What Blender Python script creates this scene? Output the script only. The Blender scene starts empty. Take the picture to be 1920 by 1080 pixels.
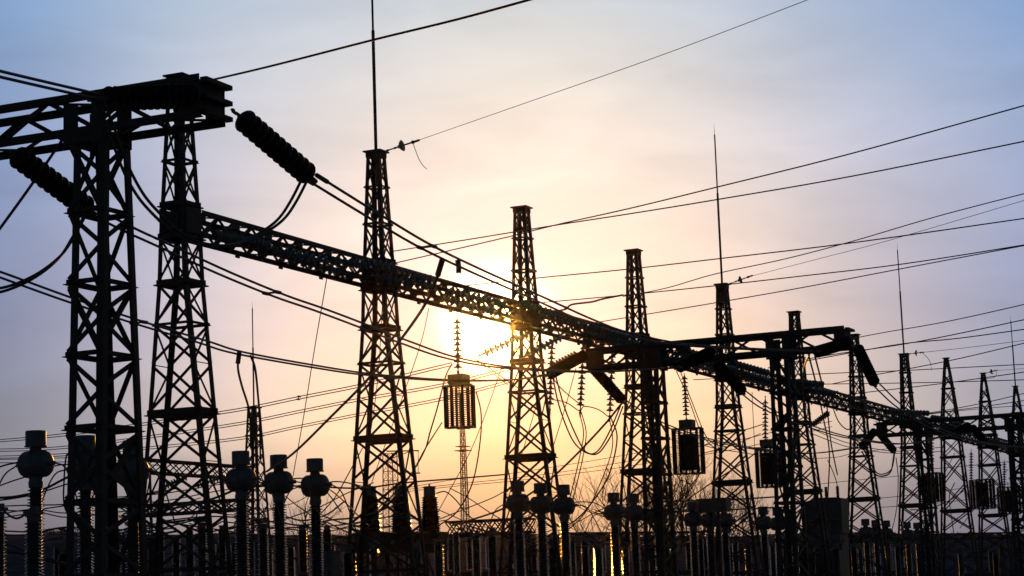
import bpy, math, random
from mathutils import Vector, Matrix
random.seed(7)
sc = bpy.context.scene
COL = sc.collection
V = Vector

# ------------------------------------------------------------------ camera, sky, sun, exposure
F, PITCH, ROLL, CAMZ = 3931.6, 0.15305, -0.034702, 1.7      # focal length in pixels of a 1920 wide picture
cp, sp = math.cos(PITCH), math.sin(PITCH)
FW = V((0, cp, sp)); _up = V((0, -sp, cp)); _rt = V((1, 0, 0))
RT = _rt*math.cos(ROLL) + _up*math.sin(ROLL)
UP = _up*math.cos(ROLL) - _rt*math.sin(ROLL)
EYE = V((0, 0, CAMZ))
cam = bpy.data.cameras.new('camera'); cam.sensor_width = 36; cam.lens = F/1920*36
cam.clip_start = .5; cam.clip_end = 6000
co = bpy.data.objects.new('camera', cam); COL.objects.link(co)
co.matrix_world = Matrix(((RT.x, UP.x, -FW.x, EYE.x), (RT.y, UP.y, -FW.y, EYE.y), (RT.z, UP.z, -FW.z, EYE.z), (0, 0, 0, 1)))
sc.camera = co

def ray(px, py): return FW + RT*((px-960)/F) - UP*((py-540)/F)
def at(px, py, D): return EYE + ray(px, py)*D                  # point seen at a pixel, D metres deep
def plane(px, py, z):                                          # point seen at a pixel, z metres above ground
    r = ray(px, py); return EYE + r*((z-CAMZ)/r.z)
def pix(P):
    q = P-EYE; d = q.dot(FW); return 960+F*q.dot(RT)/d, 540-F*q.dot(UP)/d, d

SUN = V((-0.00822, 0.99073, 0.13561)).normalized()
SUN_EL = math.asin(SUN.z); SUN_AZ = math.atan2(SUN.x, SUN.y)
GLOW = V((0.00909, 0.99294, 0.1183)).normalized()

w = bpy.data.worlds.new("World"); sc.world = w; w.use_nodes = True
nt = w.node_tree; N = nt.nodes; LK = nt.links
for n in list(N): N.remove(n)
def node(t, **k):
    n = N.new(t)
    for a, b in k.items(): setattr(n, a, b)
    return n
def vmath(op, a, b=None, s=None):
    n = node('ShaderNodeVectorMath', operation=op)
    for i, x in enumerate((a, b)):
        if x is None: continue
        if isinstance(x, (tuple, list, Vector)): n.inputs[i].default_value = tuple(x)
        else: LK.new(x, n.inputs[i])
    if s is not None:
        if isinstance(s, (int, float)): n.inputs['Scale'].default_value = s
        else: LK.new(s, n.inputs['Scale'])
    return n.outputs['Value'] if op in ('DOT_PRODUCT', 'LENGTH') else n.outputs['Vector']
def fmath(op, a, b=None, clamp=False):
    n = node('ShaderNodeMath', operation=op, use_clamp=clamp)
    for i, x in enumerate((a, b)):
        if x is None: continue
        if isinstance(x, (int, float)): n.inputs[i].default_value = x
        else: LK.new(x, n.inputs[i])
    return n.outputs[0]
tc = node('ShaderNodeTexCoord')
DIR = vmath('NORMALIZE', tc.outputs['Generated'])
def angle_to(v): return fmath('MULTIPLY', fmath('ARCCOSINE', fmath('MINIMUM', vmath('DOT_PRODUCT', DIR, v), .9999999)), 57.29578)
th1, th2 = angle_to(SUN), angle_to(GLOW)
def bell(th, s, p): return fmath('EXPONENT', fmath('MULTIPLY', fmath('POWER', fmath('DIVIDE', th, s), p), -1.0))
win = bell(th2, 25.0, 4.0)
terms = [((.008, .1572, .5073), win), ((.2264, .0989, .2551), bell(th1, 1.1, 1.0)), ((.2074, .0353, .1021), bell(th1, 3.2, 2.0)),
         ((.181, .0271, .0214), bell(th2, 6.5, 2.0)), ((1.1181, .704, .0871), bell(th2, 11.0, 2.0)),
         ((9., 6.6, 4.2), bell(th1, .95, 2.2))]
acc = None
for c, g in terms:
    t = vmath('SCALE', c, s=g)
    acc = t if acc is None else vmath('ADD', acc, t)
sep = node('ShaderNodeSeparateXYZ'); LK.new(DIR, sep.inputs[0])
el = fmath('MULTIPLY', fmath('ARCSINE', sep.outputs['Z']), 57.29578)
ramp = node('ShaderNodeValToRGB'); ramp.color_ramp.interpolation = 'B_SPLINE' if False else 'LINEAR'
LK.new(fmath('DIVIDE', el, 17.0, True), ramp.inputs[0])
MK = [(0, (.46, .42, .44)), (2.5, (.564, .543, .523)), (5, (1.063, 1.0, .837)), (8, (1.0, 1.0, 1.0)), (12, (1.087, 1.186, 1.204)), (17, (1.218, 1.415, 1.286))]
cr = ramp.color_ramp
while len(cr.elements) < len(MK): cr.elements.new(.5)
for e, (d_, c) in zip(cr.elements, MK): e.position = d_/17; e.color = (*c, 1)
acc = vmath('MULTIPLY', acc, ramp.outputs[0])
# dull cloud bank low on the left
az = fmath('MULTIPLY', fmath('ARCTAN2', sep.outputs['X'], sep.outputs['Y']), 57.29578)
def bump2(x, c, s_): return fmath('EXPONENT', fmath('MULTIPLY', fmath('POWER', fmath('ABSOLUTE', fmath('DIVIDE', fmath('SUBTRACT', x, c), s_)), 2.0), -1.0))
bank = fmath('SUBTRACT', 1.0, fmath('MULTIPLY', fmath('MULTIPLY', bump2(az, -16.0, 5.0), bump2(el, 3.5, 8.0)), .42))
acc = vmath('SCALE', acc, s=bank)
acc = vmath('SCALE', acc, s=fmath('ADD', 1.0, fmath('MULTIPLY', fmath('MULTIPLY', bump2(az, -7.5, 4.0), bump2(el, 7.0, 4.0)), .17)))
# two brighter cloud veils, high left and at the right
veil = fmath('ADD', fmath('MULTIPLY', bump2(az, -10.0, 4.0), bump2(el, 16.5, 3.5)), fmath('MULTIPLY', bump2(az, 14.5, 3.6), bump2(el, 12.3, 3.2)))
acc = vmath('MULTIPLY', acc, vmath('ADD', vmath('SCALE', (.24, .15, .01), s=veil), (1, 1, 1)))
# sunset band hugging the skyline under the sun
band = fmath('MULTIPLY', bump2(az, .5, 7.0), bump2(el, 2.4, 3.7))
acc = vmath('MULTIPLY', acc, vmath('ADD', vmath('SCALE', (.30, .06, -.24), s=band), (1, 1, 1)))
# thin streaky cloud veil
mp = vmath('MULTIPLY', DIR, (7.0, 7.0, 26.0))
nz = node('ShaderNodeTexNoise'); nz.inputs['Scale'].default_value = 1.3; nz.inputs['Detail'].default_value = 5; nz.inputs['Roughness'].default_value = .52; nz.inputs['Distortion'].default_value = .5
LK.new(mp, nz.inputs['Vector'])
cl = fmath('ADD', fmath('MULTIPLY', fmath('SUBTRACT', nz.outputs[0], .5), .42), 1.0)
acc = vmath('SCALE', acc, s=cl)
SKY_STRENGTH = .05
sky = node('ShaderNodeTexSky'); sky.sky_type = 'NISHITA'; sky.sun_disc = False
sky.sun_elevation = SUN_EL; sky.sun_rotation = SUN_AZ
sky.dust_density = 3; sky.air_density = 1; sky.ozone_density = 2
clear = vmath('SCALE', sky.outputs[0], s=fmath('MULTIPLY', fmath('SUBTRACT', 1.0, win), .7))
tot = vmath('ADD', vmath('SCALE', acc, s=1/SKY_STRENGTH), clear)
bg = node('ShaderNodeBackground'); LK.new(tot, bg.inputs[0]); bg.inputs[1].default_value = SKY_STRENGTH
ow = node('ShaderNodeOutputWorld'); LK.new(bg.outputs[0], ow.inputs[0])

sl = bpy.data.lights.new('sun', 'SUN'); sl.energy = 2.2; sl.angle = math.radians(.5); sl.color = (1, .36, .03)
so = bpy.data.objects.new('sun', sl); COL.objects.link(so)
so.rotation_euler = SUN.to_track_quat('Z', 'Y').to_euler()
vs = sc.view_settings; vs.view_transform = 'Standard'; vs.look = 'None'; vs.exposure = 0; vs.gamma = 1; vs.use_curve_mapping = False
sc.cycles.volume_bounces = 0; sc.cycles.max_bounces = 5; sc.cycles.transmission_bounces = 4; sc.cycles.diffuse_bounces = 2; sc.cycles.glossy_bounces = 2

# ------------------------------------------------------------------ materials
def material(name, base, rough=.6, metal=0.0, noise=6.0, amount=.35, trans=0.0, spec=.5, bump=0.0):
    m = bpy.data.materials.new(name); m.use_nodes = True
    t = m.node_tree; b = t.nodes['Principled BSDF']
    b.inputs['Roughness'].default_value = rough; b.inputs['Metallic'].default_value = metal
    b.inputs['Transmission Weight'].default_value = trans; b.inputs['Specular IOR Level'].default_value = spec
    tcn = t.nodes.new('ShaderNodeTexCoord'); nz = t.nodes.new('ShaderNodeTexNoise'); nz.inputs['Scale'].default_value = noise; nz.inputs['Detail'].default_value = 4
    t.links.new(tcn.outputs['Object'], nz.inputs['Vector'])
    r = t.nodes.new('ShaderNodeValToRGB'); t.links.new(nz.outputs[0], r.inputs[0])
    lo = tuple(x*(1-amount) for x in base); hi = tuple(min(1, x*(1+amount)) for x in base)
    r.color_ramp.elements[0].position = .3; r.color_ramp.elements[0].color = (*lo, 1)
    r.color_ramp.elements[1].position = .7; r.color_ramp.elements[1].color = (*hi, 1)
    t.links.new(r.outputs[0], b.inputs['Base Color'])
    if bump:
        bp = t.nodes.new('ShaderNodeBump'); bp.inputs['Strength'].default_value = bump
        t.links.new(nz.outputs[0], bp.inputs['Height']); t.links.new(bp.outputs[0], b.inputs['Normal'])
    return m
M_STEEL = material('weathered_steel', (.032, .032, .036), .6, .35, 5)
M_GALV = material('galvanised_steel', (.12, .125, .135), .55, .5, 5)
M_PAINT = material('grey_equipment_paint', (.060, .080, .10), .5, 0, 3, .2)
M_PORC = material('brown_porcelain', (.022, .014, .012), .16, 0, 4, .3, spec=.12)
M_CTPORC = material('grey_porcelain', (.05, .064, .082), .14, 0, 4, .2, spec=.12)
M_GLASS = material('toughened_glass', (.11, .17, .185), .08, 0, 2, .1, trans=.4)
M_WIRE = material('stranded_aluminium', (.06, .06, .062), .6, .4, 20)
M_BARK = material('bare_bark', (.05, .04, .032), .9, 0, 3)
M_GROUND = material('haze_tinted_field', (.058, .078, .112), .95, 0, .6, .35, spec=0)  # blue of distant haze put into the field colour itself
M_GRAVEL = material('yard_gravel', (.16, .15, .14), .95, 0, 40, .5, bump=.4)
M_RED = material('red_mast_paint', (.10, .03, .02), .6, 0, 3)
M_CONC = material('concrete', (.25, .245, .23), .85, 0, 6)

# ------------------------------------------------------------------ mesh helpers
class MB:
    def __init__(s): s.v = []; s.f = []; s.smooth = []
    def add(s, verts, faces, smooth=False):
        o = len(s.v); s.v += [tuple(p) for p in verts]; s.f += [tuple(i+o for i in f) for f in faces]; s.smooth += [smooth]*len(faces)
    def box(s, c, sx, sy, sz, ax=None):
        X, Y, Z = ax or (V((1, 0, 0)), V((0, 1, 0)), V((0, 0, 1)))
        c = V(c); P = [c + X*(i*sx/2) + Y*(j*sy/2) + Z*(k*sz/2) for k in (-1, 1) for j in (-1, 1) for i in (-1, 1)]
        s.add(P, [(0, 2, 3, 1), (4, 5, 7, 6), (0, 1, 5, 4), (2, 6, 7, 3), (0, 4, 6, 2), (1, 3, 7, 5)])
    def tube(s, pts, r, n=5, cap=True, r2=None):
        pts = [V(p) for p in pts]; m = len(pts); rings = []
        t0 = (pts[1]-pts[0]).normalized(); ref = V((0, 0, 1)) if abs(t0.z) < .9 else V((1, 0, 0))
        x = t0.cross(ref).normalized()
        for i, p in enumerate(pts):
            t = (pts[min(i+1, m-1)]-pts[max(i-1, 0)]).normalized()
            x = (x - t*x.dot(t)).normalized(); y = t.cross(x)
            rr = r if r2 is None else r + (r2-r)*i/(m-1)
            rings.append([p + (x*math.cos(a*2*math.pi/n) + y*math.sin(a*2*math.pi/n))*rr for a in range(n)])
        vv = [p for q in rings for p in q]
        ff = [(i*n+a, i*n+(a+1) % n, (i+1)*n+(a+1) % n, (i+1)*n+a) for i in range(m-1) for a in range(n)]
        if cap: ff += [tuple(range(n-1, -1, -1)), tuple((m-1)*n+a for a in range(n))]
        s.add(vv, ff, True)
    def lathe(s, prof, n=14, c=(0, 0, 0), ax=None):
        X, Y, Z = ax or (V((1, 0, 0)), V((0, 1, 0)), V((0, 0, 1)))
        c = V(c); m = len(prof)
        vv = [c + X*(r*math.cos(a*2*math.pi/n)) + Y*(r*math.sin(a*2*math.pi/n)) + Z*z for r, z in prof for a in range(n)]
        ff = [(i*n+a, i*n+(a+1) % n, (i+1)*n+(a+1) % n, (i+1)*n+a) for i in range(m-1) for a in range(n)]
        ff += [tuple(range(n-1, -1, -1)), tuple((m-1)*n+a for a in range(n))]
        s.add(vv, ff, True)
    def mesh(s, name, mat):
        me = bpy.data.meshes.new(name); me.from_pydata(s.v, [], s.f); me.materials.append(mat)
        me.polygons.foreach_set('use_smooth', s.smooth); me.update()
        if any(s.smooth):
            try: me.set_sharp_from_angle(angle=math.radians(40))
            except Exception: pass
        return me
def link(name, data, parent=None, mw=None):
    o = bpy.data.objects.new(name, data); COL.objects.link(o)
    if parent is not None:
        o.parent = parent
        m = mw if mw is not None else Matrix.Identity(4)
        o.matrix_basis = WM[parent.name].inverted() @ m
        WM[o.name] = m.copy()
    elif mw is not None: o.matrix_basis = mw; WM[o.name] = mw.copy()
    else: WM[o.name] = Matrix.Identity(4)
    return o
WM = {}
def tag(o, label=None, cat=None, group=None, kind=None):
    if label and not 4 <= len(label.split()) <= 16: print('LABEL', len(label.split()), label)
    if label: o['label'] = label
    if cat: o['category'] = cat
    if group: o['group'] = group
    if kind: o['kind'] = kind
    return o
def thing(name, loc, label, cat, group=None):
    return tag(link(name, None, None, Matrix.Translation(V(loc))), label, cat, group)
def part(name, mb, mat, parent): return link(name, mb.mesh(name, mat), parent)   # mesh given in world coordinates
def copy_thing(src, delta, label, group=None):
    def rec(o, par):
        c = o.copy(); COL.objects.link(c); WM[c.name] = Matrix.Translation(delta) @ WM[o.name]
        if par is not None: c.parent = par
        for ch in kids.get(o.name, ()): rec(ch, c)
        return c
    kids = {}
    def walk(o):
        for ch in o.children: kids.setdefault(o.name, []).append(ch); walk(ch)
    walk(src)
    c = rec(src, None); c.matrix_basis = WM[c.name]; c['label'] = label
    if group: c['group'] = group
    return c
_unit = {}
def unit(kind, mat):
    k = (kind, mat.name)
    if k not in _unit:
        b = MB()
        if kind == 'angle':
            P = [(0, 0), (1, 0), (1, .14), (.14, .14), (.14, 1), (0, 1)]
            vv = [(x-.35, y-.35, z) for z in (0, 1) for x, y in P]
            b.add(vv, [(5, 4, 3, 2, 1, 0), (6, 7, 8, 9, 10, 11)] + [(i, (i+1) % 6, (i+1) % 6+6, i+6) for i in range(6)])
        elif kind == 'flat': b.box((0, 0, .5), 1, .35, 1)
        elif kind == 'box': b.box((0, 0, .5), 1, 1, 1)
        elif kind == 'rod': b.tube([(0, 0, 0), (0, 0, 1)], .5, 8)
        _unit[k] = b.mesh(kind + '_section', mat)
    return _unit[k]
def member(parent, name, a, b, wd, kind='angle', mat=None, side=None):
    a = V(a); b = V(b); z = b-a; L = z.length; z.normalize()
    ref = V(side) if side is not None else (V((0, 0, 1)) if abs(z.z) < .9 else V((1, 0, 0)))
    x = (ref - z*ref.dot(z)).normalized(); y = z.cross(x)
    m = Matrix(((x.x*wd, y.x*wd, z.x*L, a.x), (x.y*wd, y.y*wd, z.y*L, a.y), (x.z*wd, y.z*wd, z.z*L, a.z), (0, 0, 0, 1)))
    return link(name, unit(kind, mat or M_STEEL), parent, m)

# ------------------------------------------------------------------ yard axes
TH = .42745
DD = V((math.sin(TH), math.cos(TH), 0)); PD = V((math.cos(TH), -math.sin(TH), 0)); ZZ = V((0, 0, 1))
ROW0 = V((-7.0984, 44.4513, 0)); BAY = 9.0
def row(k): return ROW0 + DD*(BAY*k)
def row_depth(px):                                             # depth of the main row where a pixel column meets it
    lo, hi = -1.0, 14.0
    for _ in range(40):
        m = (lo+hi)/2
        if pix(row(m)+ZZ*10)[0] < px: lo = m
        else: hi = m
    return (row(lo)+ZZ*10-EYE).dot(FW)

# ------------------------------------------------------------------ ground, hills
g = MB()
g.add([(-640, -110, 0), (640, -110, 0), (640, 710, 0), (-640, 710, 0)], [(0, 1, 2, 3)])
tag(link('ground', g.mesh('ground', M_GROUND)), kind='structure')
g = MB(); a, b = ROW0-DD*50, ROW0+DD*110
g.add([a-PD*22+ZZ*.004, a+PD*40+ZZ*.004, b+PD*40+ZZ*.004, b-PD*22+ZZ*.004], [(0, 1, 2, 3)])
tag(link('gravel_yard', g.mesh('gravel_yard', M_GRAVEL)), kind='structure')
def crest(px):                                                 # height of the far skyline in picture rows
    return 1006 + 2.5*math.sin(px*.011) + 1.5*math.sin(px*.037+1) - 6*max(0, (px-1400)/500)
g = MB(); cols = 90; rows_ = 10; vv = []
for i in range(cols+1):
    px = -700 + 3300*i/cols
    top = at(px, crest(px), 262)
    for j in range(rows_+1):
        t = j/rows_
        q = V((top.x, top.y, 0)); d = V((top.x, top.y, 0)).normalized()
        y = -105*(1-t); h = top.z*(math.sin(t*math.pi/2)**1.3) if t > 0 else -.5
        vv.append(q + d*y + ZZ*h)
    vv.append(V((top.x, top.y, 0))*1.5 + ZZ*(top.z*.55))
n_ = rows_+2
ff = [(i*n_+j, (i+1)*n_+j, (i+1)*n_+j+1, i*n_+j+1) for i in range(cols) for j in range(n_-1)]
g.add(vv, ff, True)
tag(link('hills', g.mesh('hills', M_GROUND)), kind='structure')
g = MB()
for k in range(1500):                                          # leafless thicket along the skyline
    px = random.choice((random.uniform(-60, 260), random.uniform(-100, 2000)))
    dens = .9 if px < 240 else (.5 if px < 900 else .35)
    if random.random() > dens: continue
    p = at(px, crest(px)+1.2, 260.5); h = random.uniform(.27, .75)*(1.7 if 60 < px < 240 else .8)
    for q in range(3):
        g.tube([p, p+V((random.uniform(-.25, .25), 0, h*random.uniform(.6, 1)))], .024, 3, False)
tag(link('skyline_thicket', g.mesh('skyline_thicket', M_BARK)), 'fuzzy line of leafless bushes along the far hill crest', 'bushes', kind='stuff')

# ------------------------------------------------------------------ main row of lattice towers
CORN = ((1, 1), (1, -1), (-1, -1), (-1, 1))
def pair(wd): return wd if isinstance(wd, tuple) else (wd, wd)     # widths along the row and across it
def corner(base, sx, sy, wd, z):
    a, b = pair(wd); return base + DD*(sx*a/2) + PD*(sy*b/2) + ZZ*z
def interp(prof, z, less=0.0):
    for (z0, w0), (z1, w1) in zip(prof, prof[1:]):
        if z0 <= z <= z1 or (w1 is prof[-1][1] and z > z1):
            t = min(1, (z-z0)/(z1-z0)); return tuple(p + (q-p)*t - less for p, q in zip(pair(w0), pair(w1)))
    return tuple(p-less for p in pair(prof[0][1]))
def tower_legs(root, base, prof, lw, mat):
    for sx, sy in CORN:
        b = MB(); t = lw*.16; vv = []
        for z, wd in prof:
            c = corner(base, sx, sy, wd, z); X = DD*-sx; Y = PD*-sy
            vv += [c, c+X*lw, c+X*lw+Y*t, c+X*t+Y*t, c+X*t+Y*lw, c+Y*lw]
        m = len(prof); ff = []
        for i in range(m-1):
            for a in range(6): ff.append((i*6+a, i*6+(a+1) % 6, i*6+6+(a+1) % 6, i*6+6+a))
        ff += [tuple(range(5, -1, -1)), tuple((m-1)*6+a for a in range(6))]
        if sx*sy < 0: ff = [f[::-1] for f in ff]
        b.add(vv, ff); part('leg', b, mat, root)
def tower_bracing(root, base, prof, levels, bw, rings, mat, skip=(), zig=False):
    for (z0, z1) in zip(levels, levels[1:]):
        if (z0, z1) in skip: continue
        for i in range(4):
            (ax, ay), (bx, by) = CORN[i], CORN[(i+1) % 4]
            nrm = (DD*((ax+bx)/2) + PD*((ay+by)/2))
            w0, w1 = interp(prof, z0, .03), interp(prof, z1, .03)
            A0, A1 = corner(base, ax, ay, w0, z0+.03), corner(base, ax, ay, w1, z1-.03)
            B0, B1 = corner(base, bx, by, w0, z0+.03), corner(base, bx, by, w1, z1-.03)
            one = zig and z1 < 8.95 and abs(ay+by) == 2        # narrow faces: one diagonal per panel
            n_ = levels.index(z0) % 2 == 0
            k = bw*1.25 if zig and z1 < 8.95 and not one else bw
            if not one or n_: member(root, 'brace', A0+nrm*.012, B1+nrm*.012, k, 'flat', mat, nrm.cross(ZZ))
            if not one or not n_: member(root, 'brace', B0-nrm*.012, A1-nrm*.012, k, 'flat', mat, nrm.cross(ZZ))
            if one and z1 < 8.8:
                c0 = corner(base, ax, ay, w1, z1); c1 = corner(base, bx, by, w1, z1); member(root, 'strut', c0, c1, bw*.8, 'flat', mat, nrm.cross(ZZ))
    for z, rw in rings:
        wd = interp(prof, z)
        for i in range(4):
            (ax, ay), (bx, by) = CORN[i], CORN[(i+1) % 4]
            A, B = corner(base, ax, ay, wd, z), corner(base, bx, by, wd, z); u = (B-A).normalized()*.05
            if i % 2: A, B = A+u*.4, B-u*.4
            member(root, 'cross_bar', A-u, B+u, rw, 'angle', mat)
def main_tower(base, label, peaked=False):
    root = thing('lattice_tower', base, label, 'tower', 'towers of the main row')
    if not peaked:
        prof = [(0, (.74, 2.5)), (4, (.70, 1.70)), (6.11, (.68, 1.28)), (8.89, (.70, .74)), (9.9, (.68, .66)), (10.6, (.62, .59)), (13.45, (.35, .37))]
        lev = [.15, 1.5, 2.8, 3.95, 5.05, 6.11, 7.15, 8.0, 8.89, 9.9, 10.6, 11.57, 12.54, 13.36]
        rings = [(2.8, .07), (6.11, .13), (8.0, .06), (8.89, .13), (9.9, .13), (10.6, .12), (11.57, .06), (12.54, .05)]
    else:
        prof = [(0, (.8, 2.5)), (4, (.76, 1.8)), (6.11, (.74, 1.45)), (8.89, (.72, 1.1)), (9.9, (.70, 1.0)), (10.6, (.66, .95)), (12.5, (.45, .58)), (14.1, (.22, .22))]
        lev = [.15, 1.5, 2.8, 3.95, 5.05, 6.11, 7.5, 8.89, 9.9, 10.6, 11.5, 12.5, 13.3, 14.05]
        rings = [(2.8, .07), (6.11, .13), (8.89, .11), (9.9, .12), (10.6, .12), (12.5, .07)]
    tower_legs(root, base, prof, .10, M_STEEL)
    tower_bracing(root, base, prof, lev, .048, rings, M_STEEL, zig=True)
    zt, wt = prof[-1][0], pair(prof[-1][1])[1]
    b = MB(); b.box(base+ZZ*(zt+.02), wt+.14, wt+.14, .035, (DD, PD, ZZ)); part('cap_plate', b, M_STEEL, root)
    if not peaked:
        b = MB(); b.box(base+ZZ*(zt-.065), wt+.03, wt+.03, .13, (DD, PD, ZZ)); part('cap_skirt', b, M_STEEL, root)
    wa, wb = interp(prof, 6.05)                                # step platform plates, notched, on the two broad faces
    for q in (-1, 1):
        b = MB(); b.box(base+ZZ*6.06+DD*(q*(wa/2+.03))+PD*.14, wb*.66, .04, .13, (PD, DD, ZZ)); b.box(base+ZZ*6.03+DD*(q*(wa/2+.03))-PD*(wb*.33), wb*.28, .05, .06, (PD, DD, ZZ))
        part('platform_plate', b, M_STEEL, root)
    wa, wb = interp(prof, 10.2)
    for q in (-1, 1):
        b = MB(); b.box(base+ZZ*10.25+PD*(q*(wb/2+.02)), wa*.9, .02, .56, (DD, PD, ZZ)); part('gusset_plate', b, M_STEEL, root)
        b = MB(); b.box(base+ZZ*10.22+DD*(q*(wa/2+.02)), .02, wb*.55, .42, (DD, PD, ZZ)); part('gusset_plate', b, M_STEEL, root)
    return root
TOWER_LABELS = ['lattice tower right behind the big dark left gantry, carrying the left beam end',
    'tall lattice tower topped by the longest lightning rod, which leaves the top of the photo',
    'lattice tower with flat cap just right of the setting sun',
    'lattice tower with flat cap rising behind the left legs of the middle gantry',
    'lattice tower topped by a tilted lightning rod right of the middle of the photo',
    'lattice tower whose flat cap pokes above the middle gantry beam',
    'lattice tower behind the right end of the middle gantry beam',
    'far lattice tower with a lightning rod and small insulator, left of the three peaked towers',
    'far peaked lattice tower with flat tip, nearest of the peaked ones',
    'far peaked lattice tower with a small insulator at its tip, middle of the peaked ones',
    'far peaked lattice tower with a thin lightning rod at the right edge']
T_ = [main_tower(row(0), TOWER_LABELS[0])]
for k in range(1, 8): T_.append(copy_thing(T_[0], DD*(BAY*k), TOWER_LABELS[k]))
T_.append(main_tower(row(8), TOWER_LABELS[8], True))
for k in (9, 10): T_.append(copy_thing(T_[8], DD*(BAY*(k-8)), TOWER_LABELS[k]))

def lightning_rod(base, h, r0, label):
    root = thing('lightning_rod', base, label, 'lightning rod', 'lightning rods')
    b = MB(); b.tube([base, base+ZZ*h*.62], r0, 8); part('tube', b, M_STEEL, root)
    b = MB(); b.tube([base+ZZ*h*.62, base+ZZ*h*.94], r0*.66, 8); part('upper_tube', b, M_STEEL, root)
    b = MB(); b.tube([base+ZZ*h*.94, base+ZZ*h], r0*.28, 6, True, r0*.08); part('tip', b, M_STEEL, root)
    return root
lightning_rod(row(1)+ZZ*12.6, 6.6, .042, 'thick lightning rod leaving the top edge of the photo')
lightning_rod(row(4)+ZZ*12.6, 7.0, .040, 'lightning rod with a thin tip on the tower right of the middle')
lightning_rod(row(7)+ZZ*12.6, 6.4, .040, 'far lightning rod on the tower left of the peaked towers')
lightning_rod(row(10)+ZZ*13.8, 4.6, .040, 'thin far lightning rod closest to the right edge')

def truss(root, P, u, side, L, wd, h, n, chord, bw, mat, cross=False, end_gap=0.0):
    """four chords and flat zigzag bracing, starting at P (centre of the section) running along u"""
    for sy in (-1, 1):
        for sz in (-1, 1):
            a = P + side*(sy*wd/2) + ZZ*(sz*h/2); member(root, 'chord', a, a+u*L, chord, 'angle', mat, side*-sy)
    st = (L-2*end_gap)/n
    for i in range(n):
        a, b = end_gap+i*st, end_gap+(i+1)*st
        for sy in (-1, 1):
            o = side*(sy*(wd/2-.02))
            lo, hi = (-1, 1) if (i % 2 == 0) == (sy > 0) else (1, -1)
            member(root, 'brace', P+o+u*a+ZZ*(lo*h/2), P+o+u*b+ZZ*(hi*h/2), bw, 'flat', mat, u)
            if cross: member(root, 'brace', P+o*.93+u*a+ZZ*(-lo*h/2), P+o*.93+u*b+ZZ*(-hi*h/2), bw, 'flat', mat, u)
        for sz in (-1, 1):
            o = ZZ*(sz*(h/2-.02)); s = 1 if i % 2 == 0 else -1
            member(root, 'brace', P+o-side*(s*wd/2)+u*a, P+o+side*(s*wd/2)+u*b, bw, 'flat', mat, u)
def main_beam(k, label):
    P = row(k)+ZZ*10.235+DD*.36
    root = thing('lattice_beam', row(k)+DD*4.5+ZZ*9.98, label, 'beam', 'beams of the main row')
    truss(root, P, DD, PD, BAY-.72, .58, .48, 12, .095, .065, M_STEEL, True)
    st = (BAY-.72)/12
    for i in range(0, 13):
        for sy in (-1, 1):
            zt = 1 if (i % 2 == 0) else -1
            b = MB(); b.box(P+DD*(st*i)+PD*(sy*.30)+ZZ*(zt*.16), .34, .012, .16, (DD, PD, ZZ)); part('gusset_plate', b, M_STEEL, root)
    b = MB()
    for s in (2.4, 4.3, 6.2):
        for sy in (-1, 1): b.box(P+DD*s+PD*(sy*.30)-ZZ*.30, .16, .03, .12, (DD, PD, ZZ))
    part('hanger_plate', b, M_STEEL, root)
    return root
BL = ['long lattice beam from the left end tower to the tall rod tower', 'lattice beam crossing the setting sun, lit orange',
      'lattice beam from the sun tower to the tower behind the middle gantry', 'lattice beam passing behind the left arm of the middle gantry',
      'lattice beam between the tilted rod tower and its right neighbour, under the middle gantry', 'lattice beam ending behind the right end of the middle gantry',
      'lattice beam with upright glass discs left of the far rod tower', 'far lattice beam right of the far rod tower',
      'far lattice beam between the first two peaked towers', 'farthest lattice beam at the right edge']
B_ = [main_beam(0, BL[0])] + [None]*9
for k in range(1, 10): B_[k] = copy_thing(B_[0], DD*(BAY*k), BL[k])

# ------------------------------------------------------------------ portal gantries across the yard
GE = at(398, 188, 24.5)                                        # right end of the nearest gantry beam
GL = 6.5
def portal_bracing(root, base, prof, lev):
    for n, (z0, z1) in enumerate(zip(lev, lev[1:])):
        zm = (z0+z1)/2
        for i in range(4):
            A, B = CORN[i], CORN[(i+1) % 4]; nrm = (DD*((A[0]+B[0])/2) + PD*((A[1]+B[1])/2)); sd = nrm.cross(ZZ)
            p = lambda q, z, k=.012: corner(base, *q, interp(prof, z, .03), z) + nrm*k
            inner = (-1, 1)
            if inner in (A, B):                                # the two faces towards the eye: bars meeting half way up the near leg
                o = B if A == inner else A
                member(root, 'brace', p(o, z0+.04), p(inner, zm-.03), .055, 'flat', M_STEEL, sd); member(root, 'brace', p(o, z1-.04), p(inner, zm+.03), .055, 'flat', M_STEEL, sd)
                if n % 2: member(root, 'brace', p(o, z1-.06, -.012), p(inner, z0+.04, -.012), .075, 'flat', M_STEEL, sd)
            else:
                o, f_ = (A, B) if A == (1, -1) else (B, A)
                a, b = (z0, z1) if n % 2 else (z1, z0)
                member(root, 'brace', p(f_, a), p(o, b), .06, 'flat', M_STEEL, sd)
            a, b = corner(base, *A, interp(prof, z1), z1), corner(base, *B, interp(prof, z1), z1); u = (b-a).normalized()*(.05 if i % 2 else .03)
            if n < len(lev)-2: member(root, 'cross_bar', a-u, b+u, .06, 'angle', M_STEEL)
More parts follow.
